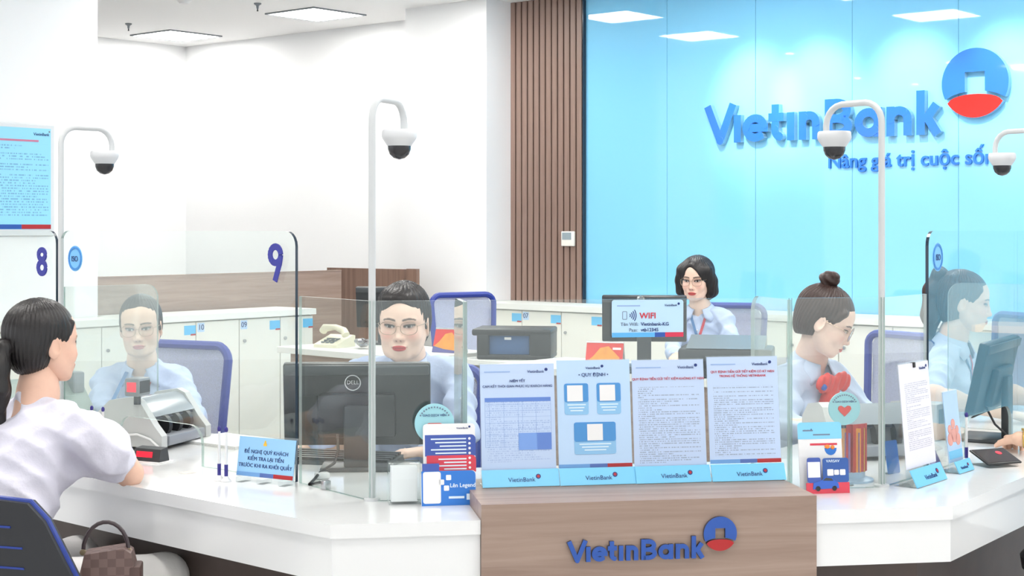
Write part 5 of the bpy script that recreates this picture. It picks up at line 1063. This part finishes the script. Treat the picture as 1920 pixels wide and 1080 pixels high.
# ================================================================== the people
def V3(x, y, z): return Vector((x, y, z))
dn = (0, 0, -1)
def shl(nk, fd, half=.14, drop=.072, tilt=0):
    f_ = Vector((fd[0], fd[1], 0)).normalized(); r_ = Vector((f_.y, -f_.x, 0)); b_ = nk - Vector((0, 0, drop)); return (b_ + r_ * half + Vector((0, 0, tilt)), b_ - r_ * half - Vector((0, 0, tilt)))
H = px(264, 612, 6.25); nk = H + V3(.0, .03, -.158)
person('woman teller in a pale blue shirt with parted dark hair, behind the banknote counter', H, (.10, -.98, -.06), (nk.x + .02, nk.y + .12, .48), shl(nk, (.05, -1), .145), nk,
       (px(186, 778, 6.05), px(368, 785, 6.10)), (px(212, 793, 5.76), px(318, 796, 5.72)), ((( .4, -.9, -.1), dn, .3), ((-.4, -.9, -.1), dn, .3)), base=(236, 202, 182), lip=(206, 122, 124), hair=hair_parted, lanyard=1, glasses=(.0265, .0225), roll=3, scale=1.05, jaw=1.05, full=1.02)
H = px(757, 606, 5.30); nk = H + V3(.012, .06, -.128)
person('short-haired woman teller with red lipstick and glasses behind the black front monitor', H, (-.10, -1, -.05), (nk.x, nk.y + .13, .50), shl(nk, (-.05, -1), .165, .056), nk,
       (px(640, 800, 5.22), px(874, 812, 5.16)), (px(575, 836, 5.04), px(800, 846, 4.94)), (((-.95, -.25, -.08), dn, .38), ((-.95, -.2, -.05), dn, .45)), base=(240, 208, 190), lip=(200, 52, 60), hair=hair_short, glasses=(.026, .020), scale=1.09, jaw=1.15, full=1.08,
       facekw=dict(blush=.5, browlift=.001, eyeopen=.9))
H = px(1306, 523, 8.95); nk = H + V3(.025, .035, -.165)
person('bob-haired woman with a red lanyard, seated in front of the blue wall', H, (-.42, -.92, -.10), (nk.x + .05, nk.y + .12, .50), shl(nk, (-.3, -.95), .145), nk,
       (px(1262, 660, 8.72), px(1378, 662, 8.78)), (px(1268, 668, 8.42), px(1322, 668, 8.40)), (((-.2, -.95, -.1), dn, .35), ((-.5, -.85, -.1), dn, .35)), base=(240, 206, 186), lip=(206, 84, 84), hair=hair_bob, lanyard=1, glasses=(.026, .022), scale=1.08)
H = px(1548, 602, 5.62); nk = px(1519, 676, 5.70)
person('woman with a top bun and large red bow tie, looking down to the right', H, (.93, -.24, -.46), (nk.x - .10, nk.y + .06, .50), shl(nk, (.66, -.75), .14), nk,
       (V3(.97, 5.42, .80), V3(1.33, 5.80, .80)), (V3(1.20, 5.28, .79), V3(1.42, 5.52, .79)), (((.8, -.3, -.1), dn, .3), ((.6, -.6, -.1), dn, .3)), base=(240, 208, 192), lip=(214, 104, 102), hair=hair_bun, hairm=HAIRB, bow=True, glasses=(.028, .024), scale=1.04, shirt=SHIRT2)
H = px(1808, 566, 6.35); nk = H + V3(-.045, .02, -.16)
person('woman with a long ponytail, in profile behind the right glass panels', H, (.95, -.22, -.12), (nk.x - .08, nk.y + .02, .50), shl(nk, (.85, -.5), .14), nk,
       (V3(1.655, 6.02, .85), V3(1.98, 6.32, .84)), (V3(1.87, 5.86, .80), V3(2.18, 6.08, .80)), (((.9, -.3, -.1), dn, .3), ((.9, -.4, -.1), dn, .3)), base=(238, 208, 190), lip=(196, 84, 88), hair=hair_pony(True), hairm=HAIRB, lanyard=1, sleeve=.6, shirt=SHIRT2, glasses=None, scale=1.06)
H = px(82, 642, 4.45); nk = px(68, 752, 4.42)
person('customer with a low dark ponytail in a white blouse, seen from behind at the left', H, (.66, .75, -.03), (-1.40, 4.20, .52), (px(160, 812, 4.32), V3(-1.53, 4.54, .925)), nk,
       (px(243, 888, 4.47), V3(-1.62, 4.86, .80)), (V3(-1.24, 4.80, .795), V3(-1.46, 4.98, .80)), (((-.5, .8, 0), dn, .4), ((.7, .6, 0), dn, .4)), base=(232, 190, 168), hair=hair_pony(False), collar=False, vneck=False, puff=True, shirt=BLOUSE, trous=TROUW, knees=(V3(-1.0, 4.42, .50), V3(-1.32, 4.66, .50)), wr=.012, scale=1.03, full=1.04, ncut=.047)
person('customer at the right edge, only a hand with a gold watch in view', V3(2.32, 4.62, 1.2), (-.80, .58, -.1), (2.38, 4.58, .50), shl(V3(2.30, 4.65, 1.03), (-.8, .58)), V3(2.30, 4.65, 1.03),
       (V3(2.02, 4.90, .81), V3(2.05, 4.55, .72)), (V3(1.672, 5.06, .81), V3(2.0, 4.75, .80)), (((.12, .95, -.1), dn, .8), ((-.3, .9, 0), dn, .4)), base=(232, 192, 168), hair=hair_short, collar=False, vneck=False, shirt=BLOUSE, sleeve=.5, watch=1)
# ---------------------------------------------------------------- visitor chair, handbag, stool
vc = thing('visitor_chair', 'dark grey chair with blue edging under the left customer', 'chair', (-1.275, 4.27, 0), -17.5)
CH = mat('chair_shell', (42, 44, 50), .5); TRIM = mat('chair_trim_blue', (36, 62, 150), .35)
out = [(-.14, .815), (.125, .80), (.17, .755), (.245, .60), (.235, .52), (.16, .46), (-.16, .46), (-.235, .52), (-.245, .60), (-.17, .76)]
mb = MB().prism_xz(out, -.018, .018); mb.xf(Matrix.Translation((0, -.235, 0)) @ Matrix.Translation((0, 0, .46)) @ Matrix.Rotation(math.radians(8), 4, 'X') @ Matrix.Translation((0, 0, -.46))); bk = mb.build('backrest', CH, vc, 30)
BM = Matrix.Translation((0, -.235, .46)) @ Matrix.Rotation(math.radians(8), 4, 'X') @ Matrix.Translation((0, 0, -.46))
MB().tube([(x, 0, z) for x, z in out + out[:1]], .0075, 8).xf(BM).build('edge_trim', TRIM, vc)
for k, z in enumerate((.735, .68, .625, .57)):
    MB().rbox(-.2 + .04 * (k == 0), .10 - .03 * (k == 0), -.0205, -.0175, z - .003, z + .003, .001).xf(BM).build('slot', TRIM, bk)
MB().rbox(-.24, .24, -.20, .24, .42, .475, .02, 3).build('seat', CH, vc); MB().cyl((0, 0, .09), (0, 0, .42), .026).build('gas_column', BLACK, vc); MB().tube([(0, -.24, .5), (0, -.25, .44), (0, -.1, .40), (0, 0, .40)], .02, 8).build('back_support', BLACK, vc)
for k in range(5):
    a = math.radians(72 * k); p = Vector((math.cos(a), math.sin(a), 0)) * .27; MB().tube([(0, 0, .10), p + Vector((0, 0, .07))], [.024, .014], 8).build('leg', BLACK, vc); MB().cyl(p + Vector((-.012, 0, .026)), p + Vector((.012, 0, .026)), .026, n=12).build('caster', BLACK, vc)
BAG = mat('bag_check', (112, 88, 84), .5); nt = BAG.node_tree; ck = nt.nodes.new('ShaderNodeTexChecker'); ck.inputs['Scale'].default_value = 46; ck.inputs[1].default_value = (*lin((116, 94, 90)), 1); ck.inputs[2].default_value = (*lin((100, 79, 75)), 1)
tc = nt.nodes.new('ShaderNodeTexCoord'); nt.links.new(tc.outputs['Object'], ck.inputs[0]); nt.links.new(ck.outputs[0], nt.nodes['Principled BSDF'].inputs['Base Color'])
hb = thing('handbag', 'small brown checked handbag with a dark handle beside the customer', 'handbag', (-1.075, 4.10, .476), 8)
mb = MB().prism_xz([(-.085, 0), (.085, 0), (.075, .10), (.06, .165), (.04, .178), (-.06, .165), (-.075, .1)], -.04, .04); mb.build('body', BAG, hb, 30)
MB().tube([(-.068, 0, .165)] + [(-.009 - .059 * math.cos(a), 0, .165 + .078 * math.sin(a)) for a in np.linspace(.25, 2.9, 12)] + [(.05, 0, .165)], .0055, 8).build('handle', mat('bag_handle', (66, 56, 60), .4), hb)
for x in (-.068, .05): MB().cyl((x, -.008, .165), (x, .008, .165), .008, n=12).build('ring', mat('brass', (190, 170, 140), .3, metal=.8), hb)
MB().rbox(.055, .085, -.042, .042, .0, .13, .006).build('side_gusset', mat('bag_dark', (84, 62, 58), .5), hb)
st = thing('stool', 'black round stool edge at the lower right corner', 'stool', (1.675, 4.43, 0))
MB().lathe([(.17, .50), (.195, .515), (.20, .55), (.18, .575), (.02, .58)], n=36).build('seat', BLACK, st); MB().cyl((0, 0, .03), (0, 0, .5), .03).build('column', CHROME, st); MB().lathe([(.2, 0), (.2, .012), (.03, .035)], n=32).build('base', CHROME, st)
